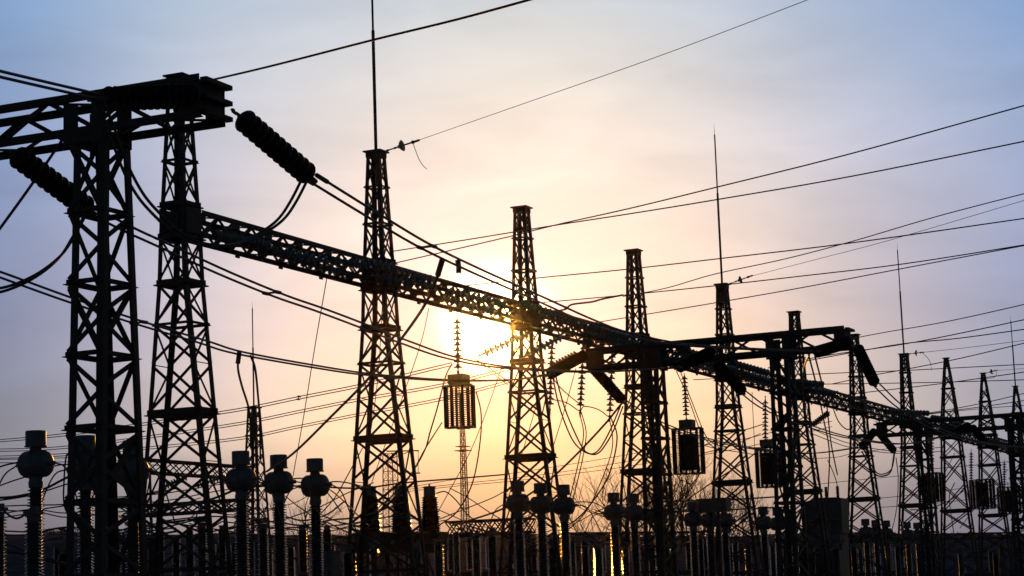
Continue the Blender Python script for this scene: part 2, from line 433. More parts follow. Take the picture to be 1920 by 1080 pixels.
def portal(label, lean=0.0):
    P = GE - PD*GL; zb = GE.z
    root = thing('portal_gantry', V((GE.x, GE.y, 0))-PD*(GL/2), label, 'gantry', 'portal gantries')
    truss(root, P, PD, DD, GL, .50, .42, 9, .085, .055, M_STEEL)
    for e, s in ((P, 1), (GE, -1)):
        b = MB(); b.box(e+PD*(s*.02), .52, .03, .40, (DD, PD, ZZ)); part('end_plate', b, M_STEEL, root)
        for sy in (-1, 1):
            b = MB(); b.box(e+PD*(s*.13)+DD*(sy*.262), .26, .02, .34, (PD, DD, ZZ)); part('side_plate', b, M_STEEL, root)
        b = MB()
        for z in (-.2, 0, .2): b.box(e-PD*(s*.03), .54, .08, .06, (DD, PD, ZZ))
        for z in (-.19, 0.0, .19): b.box(e-PD*(s*.06)+ZZ*z, .56, .09, .055, (DD, PD, ZZ))
        part('end_flange', b, M_STEEL, root)
    for off in (1.62, GL-1.62):
        c = V((P.x, P.y, 0)) + PD*off; zt = zb-.25
        prof = [(0, (1.12, .52)), (zt, (.52, .445))]
        n0 = set(root.children) if lean else None
        tower_legs(root, c, prof, .098, M_STEEL)
        lev = [zt-.06-i*.86 for i in range(9)][::-1]; lev[0] = .12
        portal_bracing(root, c, prof, lev)
        if lean:                                               # this tower stands a little out of plumb
            sh = Matrix.Identity(4); sh[0][2], sh[1][2] = -PD.x*lean/zt, -PD.y*lean/zt; sh[0][3], sh[1][3] = PD.x*lean, PD.y*lean
            B_0 = WM[root.name]
            for ch in root.children:
                if ch not in n0: ch.matrix_basis = B_0.inverted() @ sh @ B_0 @ ch.matrix_basis if False else B_0.inverted() @ (sh @ WM[ch.name]); WM[ch.name] = sh @ WM[ch.name]
        for sy in (-1, 1):
            b = MB(); b.box(c+DD*(sy*.262)+ZZ*(zb-.12)-PD*.2, .2, .022, .52, (PD, DD, ZZ)); part('gusset_plate', b, M_STEEL, root)
            b = MB(); b.box(c+DD*(sy*.262)+ZZ*(zb-.12)+PD*.2, .2, .022, .52, (PD, DD, ZZ)); part('gusset_plate', b, M_STEEL, root)
        b = MB(); b.box(c+ZZ*(zt-.03), .56, .56, .12, (DD, PD, ZZ)); part('bearing_frame', b, M_STEEL, root)
    return root
PA = portal('nearest dark portal gantry filling the left edge, with thick brown insulators', .13)
PB = portal('middle portal gantry with cantilevered beam ends right of the sun')
PB.matrix_basis = Matrix.Translation(DD*27) @ PB.matrix_basis
for o_ in [PB] + list(PB.children): WM[o_.name] = Matrix.Translation(DD*27) @ WM[o_.name]
copy_thing(PB, DD*27, 'far portal gantry among the clutter at the lower right')
GB, GC = DD*27, DD*54

# ------------------------------------------------------------------ insulator strings
def disc_mesh(key, dia, sp, mat, n=16):
    k = ('disc', key)
    if k not in _unit:
        r = dia/2; b = MB()
        b.lathe([(.02, 0), (.048, .01), (.05, sp*.42), (.10*dia/.255, sp*.5), (r*.82, sp*.60), (r, sp*.74), (r*.985, sp*.80), (r*.8, sp*.72), (r*.72, sp*.80), (r*.5, sp*.70), (.03, sp*.8), (.02, sp)], n)
        _unit[k] = b.mesh('insulator_disc', mat)
    return _unit[k]
def frame_z(a, b):
    z = (b-a).normalized(); ref = ZZ if abs(z.z) < .9 else V((1, 0, 0)); x = z.cross(ref).normalized(); y = z.cross(x)
    return x, y, z
def string(a, b, label, n, dia=.255, mat=None, key='glass', group='insulator strings', link_a=.18, link_b=.16, name='insulator_string', clamp=True, sag=0.0):
    mat = mat or M_GLASS
    a = V(a); b = V(b); L = (b-a).length; x, y, z = frame_z(a, b)
    root = thing(name, a, label, 'insulator', group)
    bd = MB(); p = a
    bd.tube([a, a+z*link_a], .016, 6)
    for i in range(3): bd.box(a+z*(link_a*(.2+.3*i)), .05 if i % 2 else .02, .02 if i % 2 else .05, link_a*.22, (x, y, z))
    part('shackle_link', bd, M_GALV, root)
    sp = (L-link_a-link_b)/n
    me = disc_mesh(key+'%.3f' % sp, dia, sp, mat)
    for i in range(n):
        t = (i+.5)/n; c = a + z*(link_a+sp*i) - ZZ*(sag*4*t*(1-t))
        m = Matrix(((x.x, y.x, z.x, c.x), (x.y, y.y, z.y, c.y), (x.z, y.z, z.z, c.z), (0, 0, 0, 1)))
        link('insulator_disc', me, root, m)
    if clamp:
        bd = MB(); bd.tube([b-z*link_b, b], .022, 6); bd.box(b-z*.03, .07, .07, .06, (x, y, z)); bd.tube([b, b+z*.16], .03, 6)
        part('dead_end_clamp', bd, M_GALV, root)
    return root

BG = 'brown insulator strings of the portal gantries'
def gantry_strings(off, which):
    def pt(px, py, D): return at(px, py, D) + off
    return pt
# nearest gantry: far side strings (towards the sun) and near side strings
def dir_to(a, px, py, L):                                      # point L metres from a, seen at a pixel, going away from the eye
    lo = (a-EYE).dot(FW); best = None
    for i in range(400):
        D = lo + L*i/400; q = at(px, py, D)
        if (q-a).length <= L or best is None: best = q
    return best
sA3a = at(434, 205, 24.35); sA3b = at(580, 330, 25.75)
sA2a = at(18, 282, 24.9);  sA2b = at(166, 392, 26.3)
string(sA3a, sA3b, 'thick dark insulator string hanging down right from the nearest gantry end', 11, .295, M_PORC, 'porc', BG, link_a=.20, link_b=.06)
string(sA2a, sA2b, 'thick dark insulator string at the left edge running behind the nearest gantry legs', 11, .295, M_PORC, 'porc', BG, link_a=.10, link_b=.06)
sA3c = at(376, 180, 24.25); sA3d = at(186, 186, 23.0)
string(sA3c, sA3d, 'fat insulator string lying along the top of the nearest gantry beam', 13, .285, M_PORC, 'porc', BG, link_a=.10, link_b=.12)
# middle gantry
midB = [('right', 1592, 642, 1531, 660, 1606, 648, 1640, 718), ('middle', 1338, 657, 1272, 689, 1342, 680, 1392, 734), ('left', 1100, 664, 1030, 702, 1105, 682, 1166, 750)]
sB = {}
for nm, ax, ay, bx, by, cx, cy, ex, ey in midB:
    a0 = pix(GE+GB)[2] + {'right': 0, 'middle': .9, 'left': 2.2}[nm]
    sB[nm+'_near'] = (at(ax, ay, a0-.2), at(bx, by, a0-1.5)); sB[nm+'_far'] = (at(cx, cy, a0+.2), at(ex, ey, a0+1.5))
    string(*sB[nm+'_near'], 'dark insulator string on the %s of the middle gantry, pointing left' % {'right': 'right end', 'middle': 'beam centre', 'left': 'left end'}[nm], 13, .285, M_PORC, 'porc', BG, .08, .05)
    string(*sB[nm+'_far'], 'dark insulator string on the %s of the middle gantry, hanging down right' % {'right': 'right end', 'middle': 'beam centre', 'left': 'left end'}[nm], 13, .285, M_PORC, 'porc', BG, .08, .05)
# far gantry
dC = pix(GE+GC)[2]
sC = {}
for nm, ax, ay, bx, by, cx, cy, ex, ey, dd in (('left', 1641, 806, 1617, 838, 1645, 808, 1676, 845, 2.2), ('middle', 1817, 797, 1790, 812, 1822, 800, 1846, 826, .9)):
    sC[nm] = (at(cx, cy, dC+dd+.2), at(ex, ey, dC+dd+1.5))
    string(at(ax, ay, dC+dd-.2), at(bx, by, dC+dd-1.5), 'small dark insulator string on the %s of the far gantry, pointing left' % ('left end' if nm == 'left' else 'beam centre'), 12, .285, M_PORC, 'porc', BG, .08, .05)
    string(*sC[nm], 'small dark insulator string on the %s of the far gantry, hanging right' % ('left end' if nm == 'left' else 'beam centre'), 12, .285, M_PORC, 'porc', BG, .08, .05)

# glass strings lying along the main beam
GG = 'glass strings along the main beam'
glass = [(500, 466, 618, 492, 'first glass string on the long beam right of the left end tower'),
    (612, 489, 742, 501, 'glass string reaching the tall rod tower from the left'),
    (694, 516, 812, 538, 'glass string crossing the tall rod tower on the beam'),
    (700, 500, 822, 528, 'glass string crossing the tall rod tower on the beam, upper one'),
    (520, 478, 640, 512, 'lower glass string on the long beam right of the left end tower'),
    (400, 440, 505, 462, 'glass string on the long beam next to the left end tower'),
    (820, 556, 930, 584, 'lower glass string glowing on the beam by the sun'),
    (1090, 624, 1200, 648, 'lower glass string on the beam at the middle gantry left end'),
    (1300, 680, 1380, 700, 'glass string behind the middle gantry, lower left'),
    (838, 545, 950, 572, 'glass string glowing orange on the beam by the sun'),
    (968, 566, 1078, 602, 'glass string on the beam right of the sun tower'),
    (1062, 604, 1180, 634, 'glass string on the beam left of the middle gantry'),
    (1265, 655, 1335, 681, 'glass string behind the middle gantry, upper left'),
    (1368, 684, 1442, 705, 'bluish glass string under the middle gantry beam, upper of a pair'),
    (1380, 702, 1450, 724, 'bluish glass string under the middle gantry beam, lower of a pair'),
    (1478, 720, 1545, 726, 'upper glass string left of the tower at the middle gantry right end'),
    (1500, 734, 1572, 744, 'lower glass string left of the tower at the middle gantry right end'),
    (1655, 776, 1742, 779, 'glass string of upright discs left of the far rod tower'),
    (1672, 788, 1728, 802, 'lower glass string left of the far rod tower'),
    (1744, 786, 1806, 794, 'glass string on the far beam left of the peaked towers'),
    (1762, 800, 1822, 814, 'glass string between the first two peaked towers'),
    (1838, 826, 1905, 842, 'farthest glass string at the right edge')]
for ax, ay, bx, by, lb in glass:
    Da, Db = row_depth(ax)-.6, row_depth(bx)-.9
    a, b = at(ax, ay, Da), at(bx, by, Db)
    if (b-a).length > 2.2: b = at(bx, by, Da + (Db-Da)*.25)
    up = 0.0 if ax < 1250 else .10
    a = a+ZZ*up; b = b+ZZ*up
    n = max(8, min(13, int((b-a).length/.16)))
    string(a, b, lb, n, .26 if ax < 1250 else .29, M_GLASS, 'glass' if ax < 1250 else 'glass_wide', GG, .05, .05, clamp=False)
# slanting glass strings below the beam
slant = [(996, 622, 905, 664, 58, 'slanting glass string half lost in the glare left of the sun tower'),
    (1056, 630, 985, 668, 60, 'slanting glass string right of the sun tower'),
    (1086, 662, 1030, 690, 60, 'slanting glass string beside the left end of the middle gantry'),
    (1110, 640, 1095, 650, 63, 'short slanting glass string above the left end of the middle gantry'),
    (1556, 772, 1522, 798, 84, 'slanting glass string left of the last tower of the middle gantry'),
    (1480, 780, 1452, 806, 80, 'slanting glass string between the middle gantry legs')]
for ax, ay, bx, by, D, lb in slant:
    string(at(ax, ay, D), at(bx, by, D-.3), lb, 9 if bx != 1095 else 4, .26, M_GLASS, 'glass', 'slanting glass strings', .05, .06)
# hanging vertical strings
def hang(px, y0, y1, D, n, label, dx=0, **k):
    a = at(px, y0, D); b = at(px+dx, y1, D); return string(a, b, label, n, .255, M_GLASS, 'glass', 'hanging glass strings', **k)
hang(857, 590, 699, row_depth(857), 9, 'vertical glass string hanging in front of the sun above the first line trap', 2, link_a=.12, link_b=.10)
hang(1035, 636, 770, row_depth(1035), 12, 'vertical glass string right of the sun tower', -4)
hang(1094, 642, 772, row_depth(1094), 11, 'vertical glass string left of the hanging middle gantry insulators', -6)
hang(1149, 652, 782, row_depth(1149), 11, 'vertical glass string beside the far side insulator of the middle gantry left end', -6)
hang(1283, 700, 788, row_depth(1283), 10, 'vertical glass string above the second line trap', 4, link_a=.1)
hang(1435, 742, 838, row_depth(1435), 11, 'vertical glass string above the third line trap, behind gantry legs')
hang(1747, 815, 890, row_depth(1747), 11, 'far vertical glass string above the fourth line trap')
hang(1821, 842, 904, row_depth(1821), 10, 'far vertical glass string above the fifth line trap')
hang(1883, 862, 920, row_depth(1883), 10, 'far vertical glass string above the line trap nearest the right edge')

# line traps: caged coils under the strings
def line_trap(px, ytop, D, wpx, hpx, label, box=True, bars=16):
    s = (D/F); R = wpx*s/2; H = hpx*s
    top = at(px, ytop, D); root = thing('line_trap', top, label, 'line trap', 'line traps hanging from the main beam')
    y = top.z; bx = MB()
    if box:
        bx.box(top-ZZ*.14, .46, .46, .26, (DD, PD, ZZ)); part('tuning_box', bx, M_PAINT, root)
        b = MB(); b.tube([top, top-ZZ*.02+ZZ*.05], .03, 6); part('eye_bolt', b, M_GALV, root)
    z1 = y-.32 if box else y-.05; z0 = z1-H; c = V((top.x, top.y, 0))
    ncoil = 17
    for i in range(ncoil):
        key = ('coil', round(R, 2))
        if key not in _unit:
            b = MB(); n = 26
            b.tube([(R*.88*math.cos(2*math.pi*a/n), R*.88*math.sin(2*math.pi*a/n), 0) for a in range(n+1)], .0095, 5, False)
            _unit[key] = b.mesh('coil_turn', M_STEEL)
        link('coil_turn', _unit[key], root, Matrix.Translation(c+ZZ*(z0+.1+(H-.2)*i/(ncoil-1))))
    for a in range(bars):
        an = 2*math.pi*(a+.3)/bars; p = c + V((math.cos(an), math.sin(an), 0))*R*.93
        member(root, 'spacer_bar', p+ZZ*(z0+.02), p+ZZ*(z1-.02), .075, 'box', M_PORC)
    for a in range(3):
        an = 2*math.pi*(a+.1)/3; p = c + V((math.cos(an), math.sin(an), 0))*R*.62
        member(root, 'inner_bar', p+ZZ*(z0+.02), p+ZZ*(z1-.02), .035, 'box', M_PORC)
    for z in (z0, z1):
        for a in range(4):
            an = math.pi*a/4 + .2; u = V((math.cos(an), math.sin(an), 0))*R*1.0
            member(root, 'spider_arm', c+ZZ*(z+.003*a)-u, c+ZZ*(z+.003*a)+u, .05, 'box', M_GALV)
    b = MB(); b.tube([c+ZZ*z0, c+ZZ*(z1+.3)], .02, 6); part('tie_rod', b, M_GALV, root)
    b = MB(); q = .13 if bars < 10 else .5; b.lathe([(R*q, z0+.12), (R*q, z1-.2), (.04, z1-.18)], 12, c+DD*(R*.3 if bars < 10 else 0)); part('arrester', b, M_PORC, root)
    return root
line_trap(860, 702, row_depth(857), 60, 78, 'caged line trap coil hanging right below the sun', bars=8)
line_trap(1288, 787, row_depth(1285), 62, 84, 'caged line trap coil left of the tilted rod tower')
line_trap(1438, 824, row_depth(1435), 50, 74, 'caged line trap coil half hidden by the middle gantry right legs')
line_trap(1748, 886, row_depth(1747), 42, 52, 'far caged line trap coil behind the far gantry left legs', False)
line_trap(1840, 898, row_depth(1835), 48, 54, 'far caged line trap coil between the peaked towers', False)
line_trap(1890, 912, row_depth(1888), 44, 50, 'far caged line trap coil nearest the right edge', False)

# ground-wire insulators on the rod towers
def earth_insulator(k, pts, label, tail):
    ppm = pix(row(k)+ZZ*13.5)[2]
    a = row(k)+ZZ*(13.46 if k < 8 else 14.1)+PD*(.26 if k < 8 else .17); b = at(*pts[0], ppm-.4)
    root = string(a, b, label, 1, .30, M_GLASS, 'cap', 'ground wire insulators', (b-a).length*.45, (b-a).length*.35)
    return b
EW = {}
EW[1] = earth_insulator(1, [(776, 266)], 'single disc insulator on the tall rod tower top', None)
EW[4] = earth_insulator(4, [(1404, 519)], 'single disc insulator on the tilted rod tower top', None)
EW[7] = earth_insulator(7, [(1727, 661)], 'single disc insulator on the far rod tower top', None)
EW[9] = earth_insulator(9, [(1866, 695)], 'single disc insulator on the middle peaked tower tip', None)

# ------------------------------------------------------------------ equipment in the yard
def ribbed(mb, base, H, rc, rs, n, segs=14, taper=1.0):
    prof = [(rc, 0)]; st = H/n
    for i in range(n):
        z = st*i; k = 1 + (taper-1)*i/n
        k2 = .93 if i % 2 else 1.0
        prof += [(rc*k, z+st*.12), (rs*k*k2, z+st*.34), (rs*k*k2, z+st*.44), (rc*k*1.08, z+st*.80)]
    prof.append((rc*taper, H)); mb.lathe(prof, segs, base)
def stand(root, x, y, ztop, wd=.42, mat=None):
    for sx, sy in CORN:
        a = V((x, y, 0)) + DD*(sx*wd/2) + PD*(sy*wd/2); member(root, 'stand_leg', a, a+ZZ*(ztop-.06), .07, 'angle', mat or M_STEEL)
    b = MB(); b.box(V((x, y, ztop-.03)), wd+.1, wd+.1, .06, (DD, PD, ZZ)); part('top_plate', b, M_STEEL, root)
    b = MB(); b.box(V((x, y, .1)), wd+.2, wd+.2, .2, (DD, PD, ZZ)); part('footing', b, M_CONC, root)
    for z0, z1 in ((.3, ztop*.5), (ztop*.5, ztop-.1)):
        for sgn in (-1, 1):
            for s in (-1, 1):
                a = V((x, y, z0)) + DD*(sgn*wd*.48) + PD*(s*wd/2); c = V((x, y, z1)) + DD*(sgn*wd*.48) - PD*(s*wd/2)
                if s > 0: member(root, 'stand_brace', a, c, .045, 'flat', M_STEEL)
CTZ = 5.22
def current_transformer(P, label):
    root = thing('current_transformer', V((P.x, P.y, 0)), label, 'current transformer', 'current transformers with round heads')
    t = V((P.x, P.y, CTZ)); ax = (DD, ZZ, PD)
    b = MB(); b.lathe([(.02, -.29), (.205, -.29), (.205, -.275), (.186, -.272), (.186, -.012), (.176, 0), (.02, .004)], 22, t); part('expander_can', b, M_PAINT, root)
    b = MB(); b.lathe([(.115, -.36), (.11, -.33), (.10, -.288)], 16, t); part('neck', b, M_PAINT, root)
    c = t - ZZ*.60
    b = MB(); b.lathe([(.02, -.29), (.15, -.285), (.215, -.25), (.243, -.20), (.25, -.02), (.256, -.018), (.256, .018), (.25, .02), (.243, .20), (.215, .25), (.15, .285), (.02, .29)], 24, c, ax); part('head_drum', b, M_PAINT, root)
    b = MB(); b.box(c-DD*.252, .02, .12, .09, (DD, PD, ZZ)); part('name_plate', b, M_GALV, root)
    for s in (-1, 1):
        b = MB(); b.tube([c+PD*(s*.285), c+PD*(s*.37)], .045, 8); b.tube([c+PD*(s*.37), c+PD*(s*.43)], .025, 8)
        b.box(c+PD*(s*.40), .05, .03, .08, (DD, PD, ZZ)); part('terminal', b, M_GALV, root)
    b = MB(); b.lathe([(.10, -1.04), (.125, -1.02), (.135, -.93), (.12, -.90), (.125, -.82), (.19, -.79)], 18, t); part('collar', b, M_PAINT, root)
    zb = 2.62
    b = MB(); ribbed(b, V((P.x, P.y, zb)), CTZ-1.04-zb, .098, .165, 28); part('ribbed_column', b, M_CTPORC, root)
    b = MB(); b.box(V((P.x, P.y, zb-.14)), .42, .42, .28, (DD, PD, ZZ)); b.box(V((P.x, P.y, zb-.14))+PD*.26, .2, .12, .18, (DD, PD, ZZ)); part('base_box', b, M_PAINT, root)
    stand(root, P.x, P.y, zb-.28)
    return root
CTS = [((67, 808), 'round headed current transformer standing alone at the far left'), ((160, 817), 'round headed current transformer behind the left legs of the nearest gantry'),
    ((248, 826), 'round headed current transformer at the right leg of the nearest gantry'), ((451, 846), 'round headed current transformer overlapping the slim rod mast'),
    ((522, 853), 'round headed current transformer in the middle of the trio left of the tall rod tower'), ((590, 860), 'round headed current transformer nearest the tall rod tower, on its left'),
    ((970, 902), 'round headed current transformer behind the left leg of the sun tower'), ((1013, 906), 'round headed current transformer between the legs of the sun tower'),
    ((1056, 909), 'round headed current transformer at the right leg of the sun tower'), ((1150, 924), 'round headed current transformer left of the middle gantry tower legs'),
    ((1187, 926), 'round headed current transformer behind the middle gantry left legs'), ((1232, 929), 'round headed current transformer at the right of the middle gantry left legs'),
    ((1298, 941), 'round headed current transformer left of the flat rectangular box'), ((1357, 944), 'round headed current transformer under the flat rectangular box'),
    ((1329, 943), 'round headed current transformer hidden behind the post of the flat rectangular box'),
    ((1430, 950), 'round headed current transformer just left of the middle gantry right legs'), ((1457, 952), 'round headed current transformer behind the middle gantry right legs'),
    ((1622, 973), 'far current transformer, left one of the trio right of the transformer tank'), ((1641, 975), 'far current transformer, middle one of the trio right of the transformer tank'),
    ((1661, 976), 'far current transformer, right one of the trio right of the transformer tank'), ((1700, 979), 'far current transformer left one at the far gantry legs'), ((1719, 980), 'far current transformer right one at the far gantry legs')]
ct0 = None; CTP = []
for (px, py), lb in CTS:
    P = plane(px, py, CTZ); CTP.append(P)
    if ct0 is None: ct0 = current_transformer(P, lb); P0 = P
    else: copy_thing(ct0, V((P.x-P0.x, P.y-P0.y, 0)), lb)

def post_insulator(px, py, D, dia, label, dark=False, H=1.5, cap=True):
    P = at(px, py, D); root = thing('post_insulator', V((P.x, P.y, 0)), label, 'post insulator', 'post insulators of the disconnectors')
    m = M_PORC if dark else M_CTPORC; n = int(H/(.042 if dark else .055)); zb = P.z-.1-H
    b = MB(); ribbed(b, V((P.x, P.y, zb)), H, dia*(.40 if dark else .30), dia/2, n, 12); part('ribbed_column', b, m, root)
    b = MB(); b.lathe([(dia*.34, -.10), (dia*.34, -.03), (dia*.44, -.025), (dia*.44, 0)], 12, P); part('metal_cap', b, M_GALV, root)
    if cap:
        b = MB(); b.box(P+ZZ*.04, .12, .30, .06, (DD, PD, ZZ)); b.box(P+ZZ*.09+PD*.05, .06, .10, .09, (DD, PD, ZZ)); part('contact_head', b, M_GALV, root)
    b = MB(); b.lathe([(dia*.55, -.02), (dia*.55, .03), (dia*.42, .04)], 12, V((P.x, P.y, zb-.03))); part('base_flange', b, M_GALV, root)
    if zb-.05 > .4:
        b = MB(); b.box(V((P.x, P.y, (zb-.06)/2)), .16, .16, zb-.06, (DD, PD, ZZ)); b.box(V((P.x, P.y, .08)), .4, .4, .16, (DD, PD, ZZ)); part('support_post', b, M_STEEL, root)
    return P
POSTS = [(62, 966, 33, .29, 0, 'below the far left current transformer, in front of it'), (-3, 960, 34, .29, 0, 'cut by the left edge of the photo'),
    (300, 985, 52, .22, 1, 'just right of the nearest gantry legs'), (355, 988, 56, .24, 1, 'behind the left beam end tower, left of the pale one'), (378, 980, 46, .27, 0, 'between the legs of the left beam end tower'),
    (416, 985, 56, .22, 1, 'at the right leg of the left beam end tower'), (493, 982, 47, .27, 0, 'between the two left current transformers of the trio'),
    (567, 986, 55, .24, 1, 'left of the current transformer nearest the tall rod tower'), (613, 986, 55, .24, 1, 'right of the current transformer nearest the tall rod tower'),
    (701, 1022, 55, .28, 0, 'below the left one of the three stout bushings'), (782, 1022, 56, .28, 0, 'below and between the stout bushings'),
    (822, 1014, 56, .30, 0, 'below the right one of the three stout bushings'), (855, 998, 60, .22, 0, 'right of the stout bushings, slim one'),
    (892, 1004, 58, .28, 0, 'below the thin red mast'), (922, 1000, 58, .26, 1, 'left of the sun tower legs'), (968, 1018, 62, .3, 0, 'behind the left leg of the sun tower'),
    (1035, 1022, 64, .24, 1, 'between the sun tower legs'), (1072, 1012, 66, .26, 0, 'right of the sun tower, first of four'), (1096, 1010, 67, .24, 1, 'right of the sun tower, second of four'),
    (1121, 1022, 64, .32, 0, 'right of the sun tower, third of four and palest'), (1150, 1012, 70, .24, 1, 'right of the sun tower, fourth of four'),
    (1172, 1024, 68, .30, 0, 'at the left legs of the middle gantry'), (1222, 1020, 74, .28, 1, 'between the left legs of the middle gantry'), (1262, 1024, 74, .28, 0, 'right of the left legs of the middle gantry'),
    (1312, 1006, 78, .26, 1, 'left of the post under the flat box'), (1378, 1012, 80, .28, 0, 'behind the tilted rod tower legs'), (1402, 1020, 80, .26, 1, 'at the right leg of the tilted rod tower'),
    (1448, 1020, 84, .28, 0, 'behind the right legs of the middle gantry'), (1502, 1020, 86, .28, 1, 'left of the transformer tank'), (1532, 1024, 84, .32, 0, 'in front of the transformer tank, left'),
    (1566, 1024, 84, .32, 0, 'in front of the transformer tank, right'), (1600, 1022, 92, .28, 1, 'right of the transformer tank'), (1682, 1022, 96, .3, 0, 'left of the far rod tower legs'),
    (1740, 1030, 98, .3, 1, 'right of the far gantry left legs'), (1800, 1034, 100, .3, 0, 'between the first two peaked towers'), (1866, 1036, 102, .3, 1, 'near the right edge, at the peaked tower legs'),
    (120, 1030, 44, .26, 1, 'right of the far left current transformer, low'), (215, 1022, 46, .26, 0, 'between the nearest gantry legs'), (652, 1030, 52, .26, 1, 'at the left leg of the tall rod tower')]
PP = []
for px, py, D, dia, dk, lb in POSTS:
    PP.append(post_insulator(px, py, D, dia, ('dark' if dk else 'pale grey') + ' ribbed post insulator ' + lb, bool(dk), 1.5 if dia > .25 else 1.1, cap=(dia > .25)))

# three stout voltage transformers on one platform
def stout(px, lb):
    P = at(px, 912, 61); root = thing('voltage_transformer', V((P.x, P.y, 0)), lb, 'voltage transformer', 'stout ribbed voltage transformers')
    b = MB(); b.lathe([(.185, -.30), (.175, -.28), (.165, -.05), (.19, -.045), (.19, -.01), (.17, 0), (.05, .01)], 18, P); b.tube([P, P+ZZ*.08], .03, 6); part('top_cap', b, M_PAINT, root)
    b = MB(); ribbed(b, P-ZZ*1.32, 1.03, .255, .33, 15, 20, .72); part('ribbed_body', b, M_PORC, root)
    b = MB(); b.box(P-ZZ*1.6, .72, .72, .52, (DD, PD, ZZ)); b.box(P-ZZ*1.36, .8, .8, .06, (DD, PD, ZZ)); part('tank', b, M_STEEL, root)
    b = MB(); b.lathe([(.05, 0), (.07, .1)], 8, P-ZZ*1.62-DD*.45, (PD, ZZ, -DD)); part('drain_valve', b, M_GALV, root)
    stand(root, P.x, P.y, P.z-1.86, .6); return P
S_ = [stout(694, 'stout ribbed voltage transformer left, behind the tall rod tower left leg'), stout(750, 'stout ribbed voltage transformer in the middle between the tall rod tower legs'), stout(805, 'stout ribbed voltage transformer right, clear of the tall rod tower')]

# flat box on a post, cabinet, transformer
P = at(1339, 936, 71.5); root = thing('equipment_box', V((P.x, P.y, 0)), 'flat pale rectangular box on a dark post beside the tilted rod tower', 'equipment box')
b = MB(); b.box(P-ZZ*.22, .5, 1.02, .44, (DD, PD, ZZ)); part('box_body', b, M_PAINT, root)
b = MB(); b.box(P+ZZ*.012, .56, 1.07, .025, (DD, PD, ZZ)); part('lid', b, M_PAINT, root)
for s in (-1, 1):
    b = MB(); b.box(V((P.x, P.y, (P.z-.44)/2))+PD*(s*.12), .12, .09, P.z-.44, (DD, PD, ZZ)); part('post', b, M_STEEL, root)
P = at(618, 1036, 50); root = thing('control_cabinet', V((P.x, P.y, 0)), 'grey control cabinet low in front of the tall rod tower left side', 'cabinet')
b = MB(); b.box(P-ZZ*.5, .4, .34, 1.0, (DD, PD, ZZ)); part('cabinet_body', b, M_PAINT, root)
b = MB(); b.box(P-ZZ*.5-DD*.206, .01, .29, .9, (DD, PD, ZZ)); d_ = part('door', b, M_PAINT, root)
b = MB(); b.box(P-ZZ*.5-DD*.222+PD*.1, .02, .02, .12, (DD, PD, ZZ)); part('handle', b, M_STEEL, d_)
b = MB(); b.box(P+ZZ*.015, .46, .40, .03, (DD, PD, ZZ)); part('rain_hood', b, M_PAINT, root)
stand(root, P.x, P.y, P.z-1.0, .3)
P = at(1547, 934, 88); c = V((P.x, P.y, 0)); root = thing('power_transformer', c, 'big grey transformer tank with chamfered top right of the middle gantry', 'transformer')
zt = P.z; b = MB(); hx, hy = .84, .55
Z3 = (0.6, zt-1.55, zt-.14, zt)
pr = [(-hx*.98, zt-1.5), (-hx, zt-.16), (-hx*.12, zt), (hx*.7, zt-.01), (hx, zt-.05), (hx*.98, zt-1.5)]
v0 = [c+PD*x-DD*hy+ZZ*z for x, z in pr]; v1 = [c+PD*x+DD*hy+ZZ*z for x, z in pr]; m = len(pr)
b.add(v0+v1, [tuple(range(m)), tuple(range(2*m-1, m-1, -1))] + [(i, m+i, m+(i+1) % m, (i+1) % m) for i in range(m)]); part('conservator_shell', b, M_PAINT, root)
for i in range(6):
    b = MB(); b.box(c-DD*(hy+.03)+PD*(-.68+.26*i)+ZZ*(zt-.86), .05, .06, 1.16, (DD, PD, ZZ)); part('stiffener', b, M_PAINT, root)
b = MB(); b.tube([c-DD*(hy+.09)-PD*.8+ZZ*(zt-.95), c-DD*(hy+.09)+PD*.8+ZZ*(zt-.95)], .045, 8); b.tube([c-DD*(hy+.09)+PD*.3+ZZ*(zt-.95), c-DD*(hy+.09)+PD*.3+ZZ*(zt-1.9)], .04, 8); part('oil_pipe', b, M_GALV, root)
b = MB(); b.lathe([(.30, -.75), (.33, -.72), (.33, .72), (.30, .75)], 16, c-DD*.35+ZZ*(zt-1.75), (DD, ZZ, PD)); part('conservator', b, M_PAINT, root)
for i in (-1, 0, 1):
    b = MB(); ribbed(b, c+PD*(.5*i)+DD*.2+ZZ*(zt-.02), .5, .05, .09, 9, 10); part('bushing', b, M_PORC, root)
b = MB(); b.box(c+ZZ*((zt-1.5)/2+.15), 1.0, 1.5, zt-1.82, (DD, PD, ZZ)); part('tank', b, M_PAINT, root)
for i in range(7):
    b = MB(); b.box(c-DD*.72+PD*(-.72+.24*i)+ZZ*(zt*.38), .40, .05, zt*.5, (DD, PD, ZZ)); part('radiator_fin', b, M_PAINT, root)
b = MB(); b.box(c+ZZ*.07, 1.8, 2.2, .14, (DD, PD, ZZ)); part('plinth', b, M_CONC, root)

